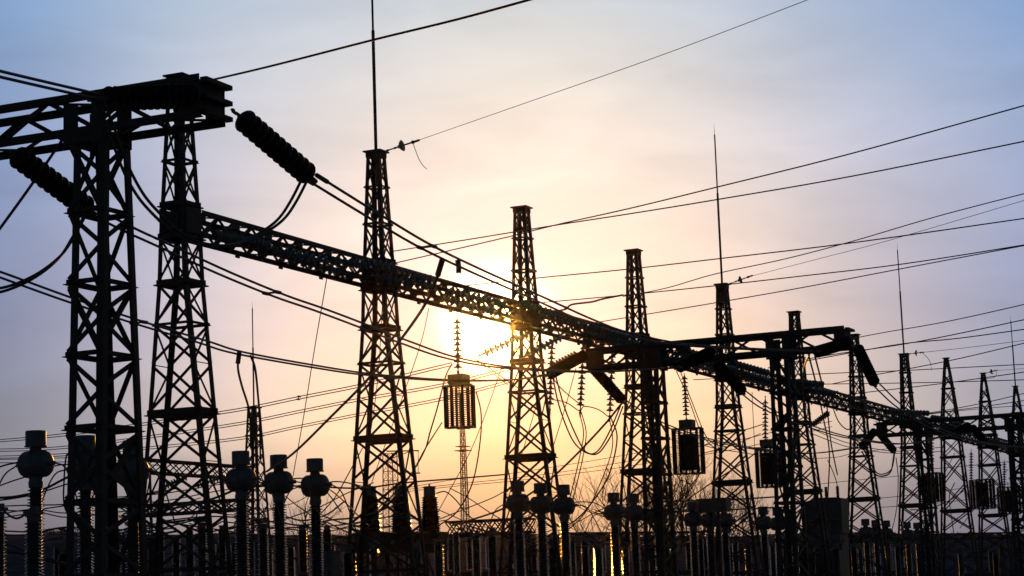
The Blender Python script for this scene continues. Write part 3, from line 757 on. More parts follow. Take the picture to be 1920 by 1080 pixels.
# low lattice bus portals behind
def low_portal(A, B, label, h=.45, wd=.4, n=9):
    A = V(A); B = V(B); u = (B-A); u.z = 0; L = u.length; u.normalize(); s = V((u.y, -u.x, 0)); z = (A.z+B.z)/2
    A = V((A.x, A.y, z)); root = thing('bus_portal', V((A.x, A.y, 0))+u*L/2, label, 'gantry', 'low bus portals')
    truss(root, A-ZZ*(h/2), u, s, L, wd, h, n, .07, .045, M_STEEL, True)
    for t in (.08, .92):
        for sy in (-1, 1):
            p = V((A.x, A.y, 0))+u*(L*t)+s*(sy*wd*.4); member(root, 'post', p+s*(sy*.25), p+ZZ*(z-h-.02), .09, 'angle')
        for i in range(4):
            z0, z1 = .3+i*(z-h-.5)/4, .3+(i+1)*(z-h-.5)/4; p = V((A.x, A.y, 0))+u*(L*t)
            member(root, 'brace', p-s*(wd*.5)+ZZ*z0, p+s*(wd*.45)+ZZ*z1, .05, 'flat'); member(root, 'brace', p+s*(wd*.5)+u*.02+ZZ*z0, p-s*(wd*.45)+u*.02+ZZ*z1, .05, 'flat')
    return root
low_portal(at(255, 862, 74), at(470, 876, 80), 'low lattice bus portal behind the left beam end tower with small strings')
low_portal(at(230, 950, 62), at(470, 938, 60), 'lower lattice portal across the legs of the left beam end tower', .28, .3)
low_portal(at(838, 976, 72), at(1000, 976, 71), 'low lattice portal left of the sun tower base')
low_portal(at(1060, 998, 88), at(1320, 1000, 92), 'low lattice portal behind the bare tree', .3, .3)
low_portal(at(1590, 1000, 120), at(1900, 1004, 124), 'low far lattice portal under the peaked towers', .3, .3)
string(at(353, 893, 73), at(305, 914, 72.6), 'small glass string below the left low bus portal, pointing left', 9, .26, M_GLASS, 'glass', 'slanting glass strings', .05, .06)
string(at(425, 892, 74), at(366, 912, 73.6), 'small glass string below the left low bus portal, nearer the slim mast', 9, .26, M_GLASS, 'glass', 'slanting glass strings', .05, .06)

# slim mast with rod, thin red mast, far pylon
P = at(476, 764, 74); base = V((P.x, P.y, 0))
root = thing('lattice_mast', base, 'slim lattice mast behind the left current transformer trio', 'mast')
prof = [(0, 1.25), (P.z*.55, .72), (P.z, .34)]; lev = [.15+(P.z-.2)*(1-(1-i/14)**1.15) for i in range(15)]
tower_legs(root, base, prof, .085, M_STEEL); tower_bracing(root, base, prof, lev, .04, [(lev[i], .05) for i in (3, 6, 9, 12)], M_STEEL)
b = MB(); b.box(base+ZZ*P.z, .42, .42, .05, (DD, PD, ZZ)); part('cap_plate', b, M_STEEL, root)
lightning_rod(base+ZZ*(P.z-.6), 4.4, .030, 'thin lightning rod on the slim left mast')
def far_mast(px, ytop, D, w0, w1, npan, mat, name, label, cat):
    P = at(px, ytop, D); base = V((P.x, P.y, 0)); root = thing(name, base, label, cat)
    prof = [(0, w1), (P.z, w0)]
    legs = MB(); br = MB()
    for sx, sy in CORN:
        legs.tube([corner(base, sx, sy, w1, 0), corner(base, sx, sy, w0, P.z)], .045, 4)
    for i in range(npan):
        z0, z1 = P.z*i/npan, P.z*(i+1)/npan
        for q in range(4):
            a, c = CORN[q], CORN[(q+1) % 4]
            br.tube([corner(base, *a, interp(prof, z0), z0), corner(base, *c, interp(prof, z1), z1)], .016, 4, False)
            br.tube([corner(base, *c, interp(prof, z0), z0), corner(base, *a, interp(prof, z1), z1)], .016, 4, False)
            br.tube([corner(base, *a, interp(prof, z1), z1), corner(base, *c, interp(prof, z1), z1)], .02, 4, False)
    part('leg_frame', legs, mat, root); tag(part('bracing', br, mat, root), kind='stuff')
    return root, base, P
root, base, P = far_mast(866, 770, 185, .26, .80, 32, M_RED, 'radio_mast', 'thin far lattice mast with small platforms right below the sun', 'mast')
for y, hw in ((846, .58), (838, .5)):
    q = at(866, y, 185); b = MB()
    b.box(V((base.x, base.y, q.z)), hw*2, hw*2, .06, (DD, PD, ZZ)); part('platform', b, M_RED, root)
root, base, P = far_mast(731, 850, 175, .85, 1.35, 20, M_STEEL, 'power_pylon', 'far lattice pylon with crossarm seen between the tall rod tower legs', 'pylon')
b = MB(); q = at(725, 846, 175); r_ = at(785, 845, 173)
b.tube([q, r_], .06, 5); b.tube([at(728, 862, 175), at(768, 846.5, 173.6)], .04, 4); part('crossarm', b, M_STEEL, root)
b = MB(); b.tube([at(784, 846, 173), at(784, 886, 173)], .03, 4); b.box(at(784, 887, 173), .35, .2, .1); part('insulator', b, M_PORC, root)

# ------------------------------------------------------------------ bare trees
def bare_tree(px, D, ytop, spread, label, seed, depth=6):
    rnd = random.Random(seed); top = at(px, ytop, D); base = V((top.x, top.y, 0)); H = top.z
    root = thing('bare_tree', base, label, 'tree', 'leafless trees'); tr = MB(); br = MB()
    p = base.copy(); pts = [p.copy()]
    for i in range(4):
        p = p + V((rnd.uniform(-.12, .12), rnd.uniform(-.12, .12), H*.09)); pts.append(p.copy())
    tr.tube(pts, .17, 7, True, .11); part('trunk', tr, M_BARK, root)
    def grow(p, d, L, r, n):
        pts = [p]; q = p.copy(); dd = d.copy()
        for i in range(3):
            dd = (dd + V((rnd.gauss(0, .16), rnd.gauss(0, .16), rnd.gauss(.05, .1)))).normalized(); q = q + dd*(L/3); pts.append(q.copy())
        br.tube(pts, r, 3 if n < 4 else 4, False, r*.6)
        if n == 0: return
        for i in range(3 if n > 2 else 2 + (rnd.random() < .5)):
            k = rnd.choice((1, 2, 3, 3)); a = rnd.uniform(0, 6.28); s_ = rnd.uniform(.35, .85)*spread
            nd = (dd + V((math.cos(a)*s_, math.sin(a)*s_, rnd.uniform(-.1, .35)))).normalized()
            grow(pts[k], nd, L*rnd.uniform(.62, .86), r*.62, n-1)
    for i in range(6):
        a = i*1.05 + rnd.uniform(-.3, .3); grow(pts[rnd.choice((2, 3, 4, 4))], V((math.cos(a)*.6*spread, math.sin(a)*.6*spread, 1)).normalized(), H*.235, .075, depth-1)
    part('branches', br, M_BARK, root)
bare_tree(1212, 112, 836, 1.0, 'leafless tree behind the left legs of the middle gantry', 3)
bare_tree(1296, 118, 852, 1.1, 'leafless tree under the second line trap', 11)
bare_tree(1135, 120, 925, 1.2, 'low leafless tree right of the sun tower', 5, 5)
bare_tree(1385, 125, 912, 1.1, 'low leafless tree behind the tilted rod tower', 8, 5)
bare_tree(995, 130, 952, 1.0, 'small leafless tree between the sun tower legs', 21, 5)
bare_tree(548, 120, 918, .6, 'slender leafless sapling between the current transformer trio', 17, 5)
bare_tree(665, 130, 955, .8, 'small leafless tree left of the tall rod tower', 31, 5)

# ------------------------------------------------------------------ conductors
def smooth(pts, sub=6):
    if len(pts) == 2: return [pts[0].lerp(pts[1], i/8) for i in range(9)]
    P = [pts[0]*2-pts[1]] + pts + [pts[-1]*2-pts[-2]]; out = []
    for i in range(1, len(P)-2):
        a, b, c, d = P[i-1:i+3]
        for j in range(sub):
            t = j/sub
            out.append((b*2 + (c-a)*t + (a*2-b*5+c*4-d)*t*t + (b*3-a-c*3+d)*t**3)*.5)
    return out + [pts[-1]]
def solve(pts):
    """first and last point carry a depth; the ones between get the depth of the straight plan line"""
    A, B = at(*pts[0]), at(*pts[-1]); dA, dB = pts[0][2], pts[-1][2]; out = [A]
    span = sum(math.hypot(q[0]-p[0], q[1]-p[1]) for p, q in zip(pts, pts[1:])); run = 0
    wide = abs(pts[-1][0]-pts[0][0]) > .55*span
    for p, q in zip(pts, pts[1:-1]):
        run += math.hypot(q[0]-p[0], q[1]-p[1])
        if len(q) == 3: out.append(at(*q)); continue
        if wide:
            u0, u1 = (pts[0][0]-960)*dA, (pts[-1][0]-960)*dB; k = q[0]-960
            den = (u1-u0) - k*(dB-dA); t = (k*dA-u0)/den if abs(den) > 1e-6 else run/span
            t = min(1, max(0, t))
        else: t = run/span
        out.append(at(q[0], q[1], dA+(dB-dA)*t))
    out.append(B); return out
def wire(label, pts, r=.011, group=None, cat='conductor', name='conductor', off=None, n=5, sleeve=()):
    P = solve(pts) if not isinstance(pts[0], Vector) else pts
    if off is not None: P = [p+off for p in P]
    b = MB(); b.tube(smooth(P), r*1.36, n)
    for e in sleeve:                                           # pressed end sleeves
        Q = smooth(P) if e == 0 else smooth(P)[::-1]; d = (Q[1]-Q[0]).normalized(); L_ = min(.42, (Q[1]-Q[0]).length)
        b.tube([Q[0], Q[0]+d*L_], r*2.2, 6)
    return tag(link(name, b.mesh(name, M_WIRE)), label, cat, group)
def twin(label, pts, r, group, sep=PD*.1, spacers=(), sleeve=()):
    for s, t in ((-1, 'left'), (1, 'right')): wire('%s wire of the %s' % (t, label), pts, r, group, off=sep*s, sleeve=sleeve)
    P = smooth(solve(pts))
    for k in spacers:
        p = P[int(k*(len(P)-1))]; b = MB(); b.tube([p-sep*1.25-DD*.06, p-sep, p+sep, p+sep*1.25+DD*.06], .017, 5)
        b.tube([p-sep-DD*.07, p-sep+DD*.07], .028, 6); b.tube([p+sep-DD*.07, p+sep+DD*.07], .028, 6)
        tag(link('spacer', b.mesh('spacer', M_GALV)), 'small spacer clamp on the %s' % label, 'spacer', 'conductor spacers')
def P3(v): x, y, d = pix(v); return (x, y, d)
TWG = 'twin bus conductors between the gantries'
twin('pair entering at the upper left corner', [(-60, 124, 19.5), (0, 139), (90, 160), P3(sA3d+V((-.02, 0, .03)))], .013, 'twin bus conductors left', V((.0, .03, .035)))
twin('pair spanning from the nearest gantry end to the middle gantry', [P3(sA3b), (700, 404), (800, 463), (900, 511), (1000, 555), (1110, 604), (1180, 627), (1300, 648), P3(sB['right_near'][1])], .0135, TWG, spacers=(.26,), sleeve=(0, 1))
twin('pair from the nearest gantry legs to the middle gantry', [P3(sA2b), (245, 432), (300, 457), (420, 512), (525, 555), (600, 581), (680, 611), (760, 642), (850, 672), (960, 690), (1120, 697), P3(sB['middle_near'][1])], .0135, TWG, spacers=(.36,), sleeve=(0, 1))
twin('low pair from the left edge to the middle gantry', [(-60, 495, 27.5), (0, 515), (130, 562), (260, 605), (380, 641), (450, 662), (600, 689), (700, 703), (840, 713), (960, 712), P3(sB['left_near'][1])], .0135, TWG, spacers=(.3,), sleeve=(1,))
gr = GE+GC; 
twin('pair from the middle gantry right end', [P3(sB['right_far'][1]), (1690, 764), (1760, 806), (1850, 832), (1960, 842, pix(gr)[2])], .014, TWG, PD*.09)
twin('pair from the middle gantry centre', [P3(sB['middle_far'][1]), (1440, 768), (1520, 800), (1600, 822), (1700, 832), (1790, 812, dC-.6)], .014, TWG, PD*.09)
twin('sagging pair from the middle gantry left end', [P3(sB['left_far'][1]), (1230, 790), (1320, 822), (1420, 842), (1520, 850), (1617, 838, dC+.7)], .014, TWG, PD*.09)
JG = 'jumper loops under the gantry strings'
twin('jumper loop below the nearest gantry beam', [P3(sA3b-V((.03, .1, .03))), (550, 378), (526, 412), (490, 438), (455, 455), (415, 461), (370, 455), (330, 435), (300, 408), (266, 370), (240, 325), (222, 280), (204, 232), P3(sA3d)], .014, JG, PD*.045, sleeve=(0, 1))
twin('jumper loop at the left edge', [P3(sA2b), (140, 440), (112, 482), (62, 520), (0, 544), (-50, 540, 25.0)], .014, JG, PD*.03+ZZ*.026)
wire('single jumper wire slanting at the left edge', [(125, 250, 25.5), (60, 345), (0, 428), (-40, 480, 25)], .014, JG)
wire('short jumper loop under the far gantry left end', [(1616, 846, dC), (1637, 884), (1652, 893), (1670, 884), (1677, 846, dC+1.5)], .02, JG)
wire('second short jumper loop under the far gantry left end', [(1618, 840, dC), (1640, 882), (1656, 889), (1672, 878), (1678, 846, dC+1.5)], .016, JG)
wire('jumper loop left of the last tower by the middle gantry', [(1560, 760, 86), (1572, 790), (1588, 805), (1600, 800, 84)], .018, JG)

SG = 'slack spans rising to the upper right'
wire('thick single wire rising from the left beam end tower to the top edge', [(345, 162, 45.6), (500, 126), (700, 75), (860, 36), (1010, -5, 35)], .018)
wire('thin ground wire from the tall rod tower to the top edge', [P3(EW[1]), (1000, 188), (1250, 100), (1540, -10, 42)], .006, 'ground wires', 'ground wire', 'ground_wire')
wire('thin ground wire from the tilted rod tower to the right edge', [P3(EW[4]), (1540, 484), (1680, 447), (1960, 364, 62)], .007, 'ground wires', 'ground wire', 'ground_wire')
wire('thin ground wire from the far rod tower to the right edge', [P3(EW[7]), (1820, 651), (1960, 633, 88)], .009, 'ground wires', 'ground wire', 'ground_wire')
wire('thin ground wire from the middle peaked tower to the right edge', [P3(EW[9]), (1960, 688, 105)], .009, 'ground wires', 'ground wire', 'ground_wire')
wire('loose wire tail hanging from the tall rod tower insulator', [(774, 268, 53.3), (785, 297), (792, 309), (800, 317, 53)], .007, 'loose wire tails', 'wire tail', 'wire_tail')
wire('loose wire tail hanging from the far rod tower insulator', [(1730, 662, 102), (1740, 672), (1745, 682), (1746, 695, 102)], .010, 'loose wire tails', 'wire tail', 'wire_tail')
wire('loose wire tail hanging from the middle peaked tower insulator', [(1869, 696, 118), (1867, 705), (1858, 709), (1842, 711, 118)], .010, 'loose wire tails', 'wire tail', 'wire_tail')
for lb, pts in [
    ('steepest span crossing the tilted rod to the right edge', [(742, 493, 54), (860, 466), (958, 443), (1050, 420), (1180, 391), (1340, 352), (1600, 287), (1960, 187, 40)]),
    ('flatter of the two highest spans crossing the tilted rod', [(738, 471, 54), (860, 452), (958, 436), (1050, 421), (1180, 401), (1340, 375), (1600, 330), (1960, 257, 42)]),
    ('span starting from the beam by the sun tower left side', [(862, 537, 57), (1000, 522), (1175, 505), (1340, 486), (1600, 455), (1960, 404, 48)]),
    ('span crossing below the tilted rod top and rising steeply', [(1168, 556, 66), (1250, 540), (1340, 514), (1470, 486), (1600, 452), (1760, 405), (1960, 353, 56)]),
    ('span from the sun tower right side along the rod tower cap', [(1010, 568, 61), (1175, 553), (1340, 536), (1500, 518), (1700, 494), (1960, 453, 52)]),
    ('span from the beam over the middle gantry left tower', [(1110, 606, 65), (1220, 588), (1340, 568), (1500, 540), (1700, 502), (1960, 453, 56)]),
    ('span leaving the last tower at the middle gantry right end', [(1602, 634, 92), (1660, 623), (1780, 602), (1960, 562, 75)]),
    ('upper one of two crossing spans at the far lightning rod', [(1480, 680, 80), (1560, 665), (1690, 646), (1800, 625), (1960, 591, 70)]),
    ('lower one of two crossing spans at the far lightning rod', [(1440, 690, 80), (1560, 668), (1690, 645), (1800, 634), (1960, 612, 70)]),
    ('span rising past the first peaked tower to the right edge', [(1560, 720, 90), (1640, 703), (1690, 694), (1800, 672), (1960, 634, 75)]),
    ('nearly level upper span behind the far rod tower', [(1300, 712, 95), (1560, 700), (1690, 695), (1960, 681, 90)]),
    ('nearly level lower span behind the far rod tower', [(1400, 722, 95), (1560, 720), (1750, 717), (1960, 711, 90)]),
    ('span from the upright discs rising past the peaked towers', [(1575, 742, 90), (1630, 735), (1775, 718), (1960, 692, 80)]),
    ('upper far span rising from the beam at the peaked towers', [(1700, 781, 100), (1780, 768), (1860, 752), (1960, 728, 90)]),
    ('lower far span rising from the beam at the peaked towers', [(1740, 776, 104), (1860, 760), (1960, 745, 92)]),
    ('faint level span crossing the peaked towers', [(1640, 790, 130), (1800, 770), (1960, 757, 120)])]:
    wire(lb, pts, .0115 if pts[0][2] < 70 else .0145, SG)
b_ = [(1033, 584, 62), (1060, 580), (1072, 571), (1110, 566), (1128, 561), (1168, 553, 66)]
wire('short twisted wire between the sun tower and the next tower', b_, .022, SG)
wire('loose tie end on the short twisted wire', [(1040, 588, 62), (1055, 582), (1062, 574, 62.4)], .012, SG)

LG = 'low twin spans at the lower left'
for i, (lb, pts) in enumerate([('highest of three low twin spans at left', [(-30, 829, 78), (130, 814), (420, 773), (560, 746), (690, 720), (846, 683, 58)]),
    ('middle one of three low twin spans at left', [(-30, 845, 80), (130, 838), (420, 799), (560, 772), (670, 750), (830, 722), (960, 690, 62)]),
    ('lowest of three low twin spans at left', [(-30, 858, 82), (130, 852), (420, 826), (560, 800), (670, 778), (830, 748), (960, 714, 66)])]):
    twin(lb, pts, .0115, LG, ZZ*.045+DD*.03, (.62, .7, .75)[i:i+1])

DG = 'droppers hanging from the beam and spans'
for lb, r, pts in [
    ('thin dropper from the long beam right of the left end tower', .0095, [(613, 520, 51), (606, 560), (592, 640), (576, 740), (566, 800), (548, 900, 60)]),
    ('thin dropper behind the tall rod tower', .009, [(718, 545, 54), (710, 690), (698, 790), (680, 900, 62)]),
    ('thin dropper right of the tall rod tower', .009, [(804, 578, 57), (790, 640), (760, 730), (720, 840), (697, 905, 61)]),
    ('thick dropper from the long twin conductor to the current transformer trio', .018, [(829, 489, 30.3), (822, 514), (796, 573), (746, 644), (690, 711), (620, 782), (550, 850), (500, 884, 45)]),
    ('thick wire stub under the long twin conductor', .03, [(858, 487, 30.6), (860, 499), (860, 512, 30.6)]),
    ('thick sleeve at the dropper top on the long twin conductor', .034, [(830, 487, 30.3), (826, 500), (821, 517, 30.4)]),
    ('left dropper curving down to the slim mast top', .014, [(448, 662, 31.5), (446, 690), (453, 722), (468, 775), (470, 840, 38)]),
    ('right dropper curving down past the slim mast top', .014, [(470, 667, 31.8), (478, 690), (483, 735), (487, 790), (488, 860, 38)]),
    ('thick sleeve at the left dropper by the slim mast', .028, [(449, 660, 31.5), (446, 682, 31.5)]),
    ('left wire dropping from the first line trap string', .016, [(848, 682, 57), (836, 705), (820, 765), (806, 812), (797, 843), (770, 890), (722, 945), (690, 990, 55)]),
    ('wire dropping from the first line trap bottom left', .014, [(829, 792, 57.2), (812, 818), (797, 842), (760, 905), (700, 960, 56)]),
    ('wire dropping from the first line trap right side', .014, [(893, 735, 57), (902, 775), (900, 830), (886, 905), (858, 958), (822, 986, 57)]),
    ('thin straight dropper crossing right of the first line trap', .009, [(955, 645, 60), (916, 760), (880, 850), (820, 962, 60)]),
    ('wire falling left from the sun glare to the thin mast', .012, [(890, 672, 57), (925, 695), (960, 720), (1000, 745, 60)]),
    ('second wire falling from the sun glare', .010, [(885, 668, 57), (912, 690), (952, 722, 59)]),
    ('left loop below the middle gantry left end', .014, [(1035, 698, 49), (1048, 760), (1072, 822), (1096, 847), (1118, 848), (1140, 815), (1164, 760, 51)]),
    ('second loop below the middle gantry left end', .014, [(1040, 698, 49), (1060, 768), (1088, 832), (1104, 850), (1124, 848), (1148, 812), (1168, 762, 51)]),
    ('wire from the left end insulators to the first vertical string', .012, [(1030, 700, 55), (1052, 728), (1080, 752), (1092, 760, 65)]),
    ('wire joining two vertical strings below the middle gantry', .013, [(1030, 748, 62), (1062, 755), (1086, 770), (1096, 762), (1122, 768), (1143, 783, 68)]),
    ('left one of two wires below the first vertical string', .013, [(1086, 773, 64), (1094, 810), (1088, 852), (1068, 935), (1050, 990, 62)]),
    ('right one of two wires below the first vertical string', .013, [(1090, 773, 64), (1099, 812), (1092, 862), (1076, 930), (1062, 990, 62)]),
    ('left one of two wires below the second vertical string', .013, [(1143, 785, 66), (1149, 830), (1138, 875), (1106, 948), (1075, 985), (1055, 998, 63)]),
    ('right one of two wires below the second vertical string', .018, [(1146, 785, 66), (1157, 822), (1142, 890), (1110, 942), (1080, 975), (1052, 990, 63)]),
    ('thick diagonal from the hanging insulator to the sun tower base', .020, [(1166, 756, 51), (1130, 800), (1065, 868), (1010, 915), (940, 955), (850, 985, 58)]),
    ('thin diagonal across the middle gantry left hanging string', .010, [(1080, 690, 62), (1055, 780), (1020, 890), (985, 985, 62)]),
    ('thin diagonal between the sun tower legs', .010, [(1008, 752, 62), (985, 830), (960, 910), (940, 985, 62)]),
    ('left wire of the pair at the second line trap', .013, [(1268, 695, 72), (1290, 745), (1312, 805), (1330, 832), (1350, 845, 74)]),
    ('right wire of the pair at the second line trap', .013, [(1276, 697, 72), (1300, 760), (1324, 818), (1345, 834), (1365, 838, 74)]),
    ('wire below the second line trap', .012, [(1275, 900, 74), (1290, 905), (1302, 925), (1312, 960), (1325, 1000, 75)]),
    ('left dropper from the middle gantry right end string', .016, [(1516, 665, 49), (1530, 720), (1545, 790), (1555, 850), (1552, 935, 70)]),
    ('right dropper from the middle gantry right end string', .016, [(1528, 668, 49), (1540, 715), (1550, 760), (1558, 830), (1570, 890, 70)]),
    ('dropper fork leg at the middle gantry right tower', .016, [(1518, 664, 49), (1508, 690), (1506, 740), (1510, 780, 60)]),
    ('thin vertical dropper left of the third line trap', .010, [(1410, 735, 79), (1412, 780), (1416, 860, 80)]),
    ('wire bending at the transformer, from the span above', .014, [(1552, 863, 84), (1562, 885), (1570, 912), (1568, 945, 86)]),
    ('thin dropper at the far gantry left', .014, [(1680, 858, dC+1), (1684, 900), (1680, 960), (1668, 1010, 92)]),
    ('curved dropper between the far gantry and peaked tower', .018, [(1790, 905, 104), (1780, 930), (1784, 970), (1790, 1010, 104)])]:
    wire(lb, pts, r, DG, 'dropper', 'dropper')

CG = 'low connecting wires between equipment'
low = [('thick low wire sagging at the left edge', .018, [(-20, 934, 38), (30, 931), (80, 918), (130, 893), (190, 868, 40)]),
    ('thinner low wire below the thick one at the left edge', .011, [(-20, 941, 38), (60, 928), (150, 902), (240, 900, 42)]),
    ('wire from the left edge rising to the far left current transformer', .012, [(-20, 882, 37), (10, 872), (34, 867, 37.5)]),
    ('wire from the left edge passing the far left column', .010, [(-20, 918, 37), (20, 903), (60, 890), (110, 872), (160, 872, 39)]),
    ('closed wire loop hanging left of the nearest gantry leg', .011, [(132, 850, 34), (124, 856), (120, 900), (120, 945), (132, 975, 34)]),
    ('level wire pair top at the far left', .010, [(-20, 862, 70), (130, 858), (250, 850, 68)]),
    ('level wire pair bottom at the far left', .010, [(-20, 868, 70), (130, 866), (250, 862, 68)]),
    ('level wire at the height of the left post heads', .012, [(-20, 950, 50), (60, 947), (130, 945), (260, 930), (330, 916, 52)]),
    ('wire bundle left, upper', .012, [(-20, 955, 50), (50, 958), (110, 950), (230, 935), (300, 920, 52)]),
    ('wire bundle left, middle', .011, [(-20, 968, 50), (60, 955), (125, 962), (220, 952), (310, 945, 52)]),
    ('wire bundle left, lower', .011, [(-20, 975, 50), (70, 962), (130, 970), (240, 958), (330, 952, 52)]),
    ('low wire across the bottom left, upper', .013, [(-20, 994, 44), (60, 997), (130, 988), (200, 995), (300, 985, 48)]),
    ('low wire across the bottom left, lower', .012, [(-20, 1003, 44), (60, 1002), (120, 990), (210, 1000), (330, 990, 48)]),
    ('bottom left thick looping wire, upper', .018, [(-20, 1022, 40), (20, 1022), (60, 1040), (140, 1060, 42)]),
    ('bottom left thick looping wire, lower', .018, [(-20, 1032, 40), (30, 1036), (80, 1050), (160, 1065, 42)]),
    ('level busbar wire behind the left end tower, upper', .012, [(170, 935, 60), (300, 926), (400, 910), (470, 900, 58)]),
    ('level busbar wire behind the left end tower, lower', .012, [(170, 946, 60), (300, 940), (400, 922), (470, 912, 58)]),
    ('thick bus wire rising to the left trio', .022, [(270, 965, 50), (340, 950), (400, 935), (455, 912, 46)]),
    ('wire from first trio transformer to the second', .012, [(480, 905, 45), (505, 905), (520, 903, 45.5)]),
    ('wire from the second trio transformer to the rod tower', .012, [(548, 898, 46), (565, 897), (590, 903), (615, 925), (640, 960, 50)]),
    ('wire from the third trio transformer to the rod tower', .012, [(613, 905, 47), (630, 903), (655, 906), (690, 915, 52)]),
    ('level conductor from the trio to the rod tower', .016, [(546, 911, 48), (600, 913), (680, 915), (760, 905), (860, 897), (955, 889, 62)]),
    ('wire fan crossing right of the trio, rising', .011, [(530, 975, 48), (600, 950), (650, 925), (700, 905, 55)]),
    ('wire fan crossing right of the trio, falling', .013, [(615, 915, 48), (640, 935), (665, 960), (690, 985, 54)]),
    ('wire fan right of the trio, steep', .011, [(600, 965, 48), (630, 930), (658, 880), (680, 840, 54)]),
    ('wire fan left of the second trio transformer', .011, [(535, 930, 47), (560, 950), (590, 970), (615, 985, 50)]),
    ('long sagging wire below the trio, upper', .016, [(430, 992, 46), (500, 978), (567, 985), (620, 975), (680, 968), (760, 940, 56)]),
    ('long sagging wire below the trio, lower', .013, [(430, 1000, 46), (520, 990), (600, 988), (680, 978), (770, 960, 56)]),
    ('wire from the right stout transformer, upper', .014, [(818, 925, 61), (835, 922), (855, 938), (880, 968), (910, 985, 62)]),
    ('wire from the right stout transformer, lower', .011, [(820, 955, 61), (850, 968), (890, 985), (930, 990, 63)]),
    ('crossing wire right of the thin mast, falling', .012, [(843, 915, 66), (880, 935), (920, 962), (960, 985, 66)]),
    ('crossing wire right of the thin mast, rising', .012, [(820, 975, 64), (870, 955), (920, 935), (945, 922, 64)]),
    ('upper one of three fine spans crossing the sun tower', .010, [(760, 915, 85), (860, 898), (942, 890), (1060, 872), (1192, 850), (1260, 838, 95)]),
    ('middle one of three fine spans crossing the sun tower', .010, [(760, 918, 85), (860, 907), (950, 898), (1060, 884), (1160, 868), (1260, 852, 95)]),
    ('lower one of three fine spans crossing the sun tower', .010, [(760, 922, 85), (860, 911), (950, 903), (1060, 890), (1160, 877), (1260, 861, 95)]),
    ('wire from the sun tower transformers to the right', .012, [(1075, 942, 60), (1095, 941), (1120, 945), (1150, 965), (1180, 980, 66)]),
    ('low arc right of the sun tower', .012, [(1060, 990, 62), (1090, 975), (1120, 958), (1145, 950, 66)]),
    ('upper level tube behind the flat box', .022, [(1215, 941, 72), (1330, 938), (1400, 935), (1480, 930, 78)]),
    ('lower level tube behind the flat box', .020, [(1215, 960, 72), (1330, 958), (1400, 954), (1490, 950, 78)]),
    ('long diagonal wire rising right past the tilted rod tower', .018, [(1240, 970, 72), (1330, 908), (1400, 862), (1470, 805), (1520, 775, 80)]),
    ('upper wire from the second line trap to the right', .014, [(1322, 834, 74), (1370, 812), (1400, 805), (1432, 795, 79)]),
    ('lower wire from the second line trap to the right', .012, [(1322, 849, 74), (1370, 836), (1426, 813, 79)]),
    ('fine span through the tilted rod tower, upper', .011, [(1300, 838, 90), (1400, 822), (1470, 805), (1560, 790, 95)]),
    ('fine span through the tilted rod tower, lower', .011, [(1300, 856, 90), (1400, 838), (1480, 818), (1560, 800, 95)]),
    ('sagging wire left of the second line trap', .012, [(1240, 790, 72), (1275, 815), (1330, 838), (1400, 850), (1440, 858, 80)]),
    ('upper sagging pair right of the middle gantry', .013, [(1520, 803, 85), (1560, 820), (1600, 833), (1680, 846), (1770, 838, 100)]),
    ('lower sagging pair right of the middle gantry', .013, [(1520, 812, 85), (1560, 828), (1600, 840), (1680, 850), (1770, 846, 100)]),
    ('fine span behind the last tower, upper', .011, [(1440, 862, 100), (1560, 858), (1600, 850), (1690, 838, 105)]),
    ('fine span behind the last tower, lower', .011, [(1480, 915, 105), (1560, 905), (1660, 895), (1760, 885, 110)]),
    ('fine far wire low right, upper', .012, [(1640, 935, 110), (1740, 925), (1830, 912), (1930, 905, 115)]),
    ('fine far wire low right, lower', .012, [(1640, 952, 110), (1740, 945), (1830, 935), (1930, 925, 115)]),
    ('far level wire between the peaked towers', .014, [(1740, 880, 110), (1830, 872), (1930, 862, 112)]),
    ('slanting wire under the peaked towers, left', .014, [(1712, 1000, 105), (1740, 950), (1765, 900), (1790, 850, 110)]),
    ('slanting wire under the peaked towers, right', .014, [(1800, 990, 105), (1830, 950), (1860, 910), (1890, 880, 110)])]
for lb, r, pts in low: wire(lb, pts, r, CG, 'connecting wire', 'connecting_wire')

# leads between current transformers, and from posts to the neighbouring post
names = ['far left', 'second', 'third', 'slim mast', 'trio middle', 'trio right', 'sun tower left leg', 'sun tower middle', 'sun tower right leg', 'middle gantry first', 'middle gantry second', 'middle gantry third']
for i, (P, nm) in enumerate(zip(CTP[:12], names)):
    for s, sd in ((-1, 'left'), (1, 'right')):
        a = V((P.x, P.y, CTZ-.6)) + PD*(s*.43); c = a + PD*(s*(.55+.2*random.random())) - ZZ*(.75+.3*random.random()) - DD*(.3*random.random())
        m = a.lerp(c, .45) + ZZ*.24
        wire('curved lead on the %s side of the %s current transformer' % (sd, nm), [a, m, c], .011, CG, 'connecting wire', 'connecting_wire')
order = sorted(range(len(PP)), key=lambda i: PP[i].y)
for i, j in zip(order, order[1:]):
    a, c = PP[i]+ZZ*.10, PP[j]+ZZ*.10
    if .6 < (a-c).length < 6:
        m = a.lerp(c, .5) - ZZ*random.uniform(-.1, .3)
        wire('bus wire from the post ' + POSTS[i][5], [a, m, c], .014, CG, 'connecting wire', 'connecting_wire')

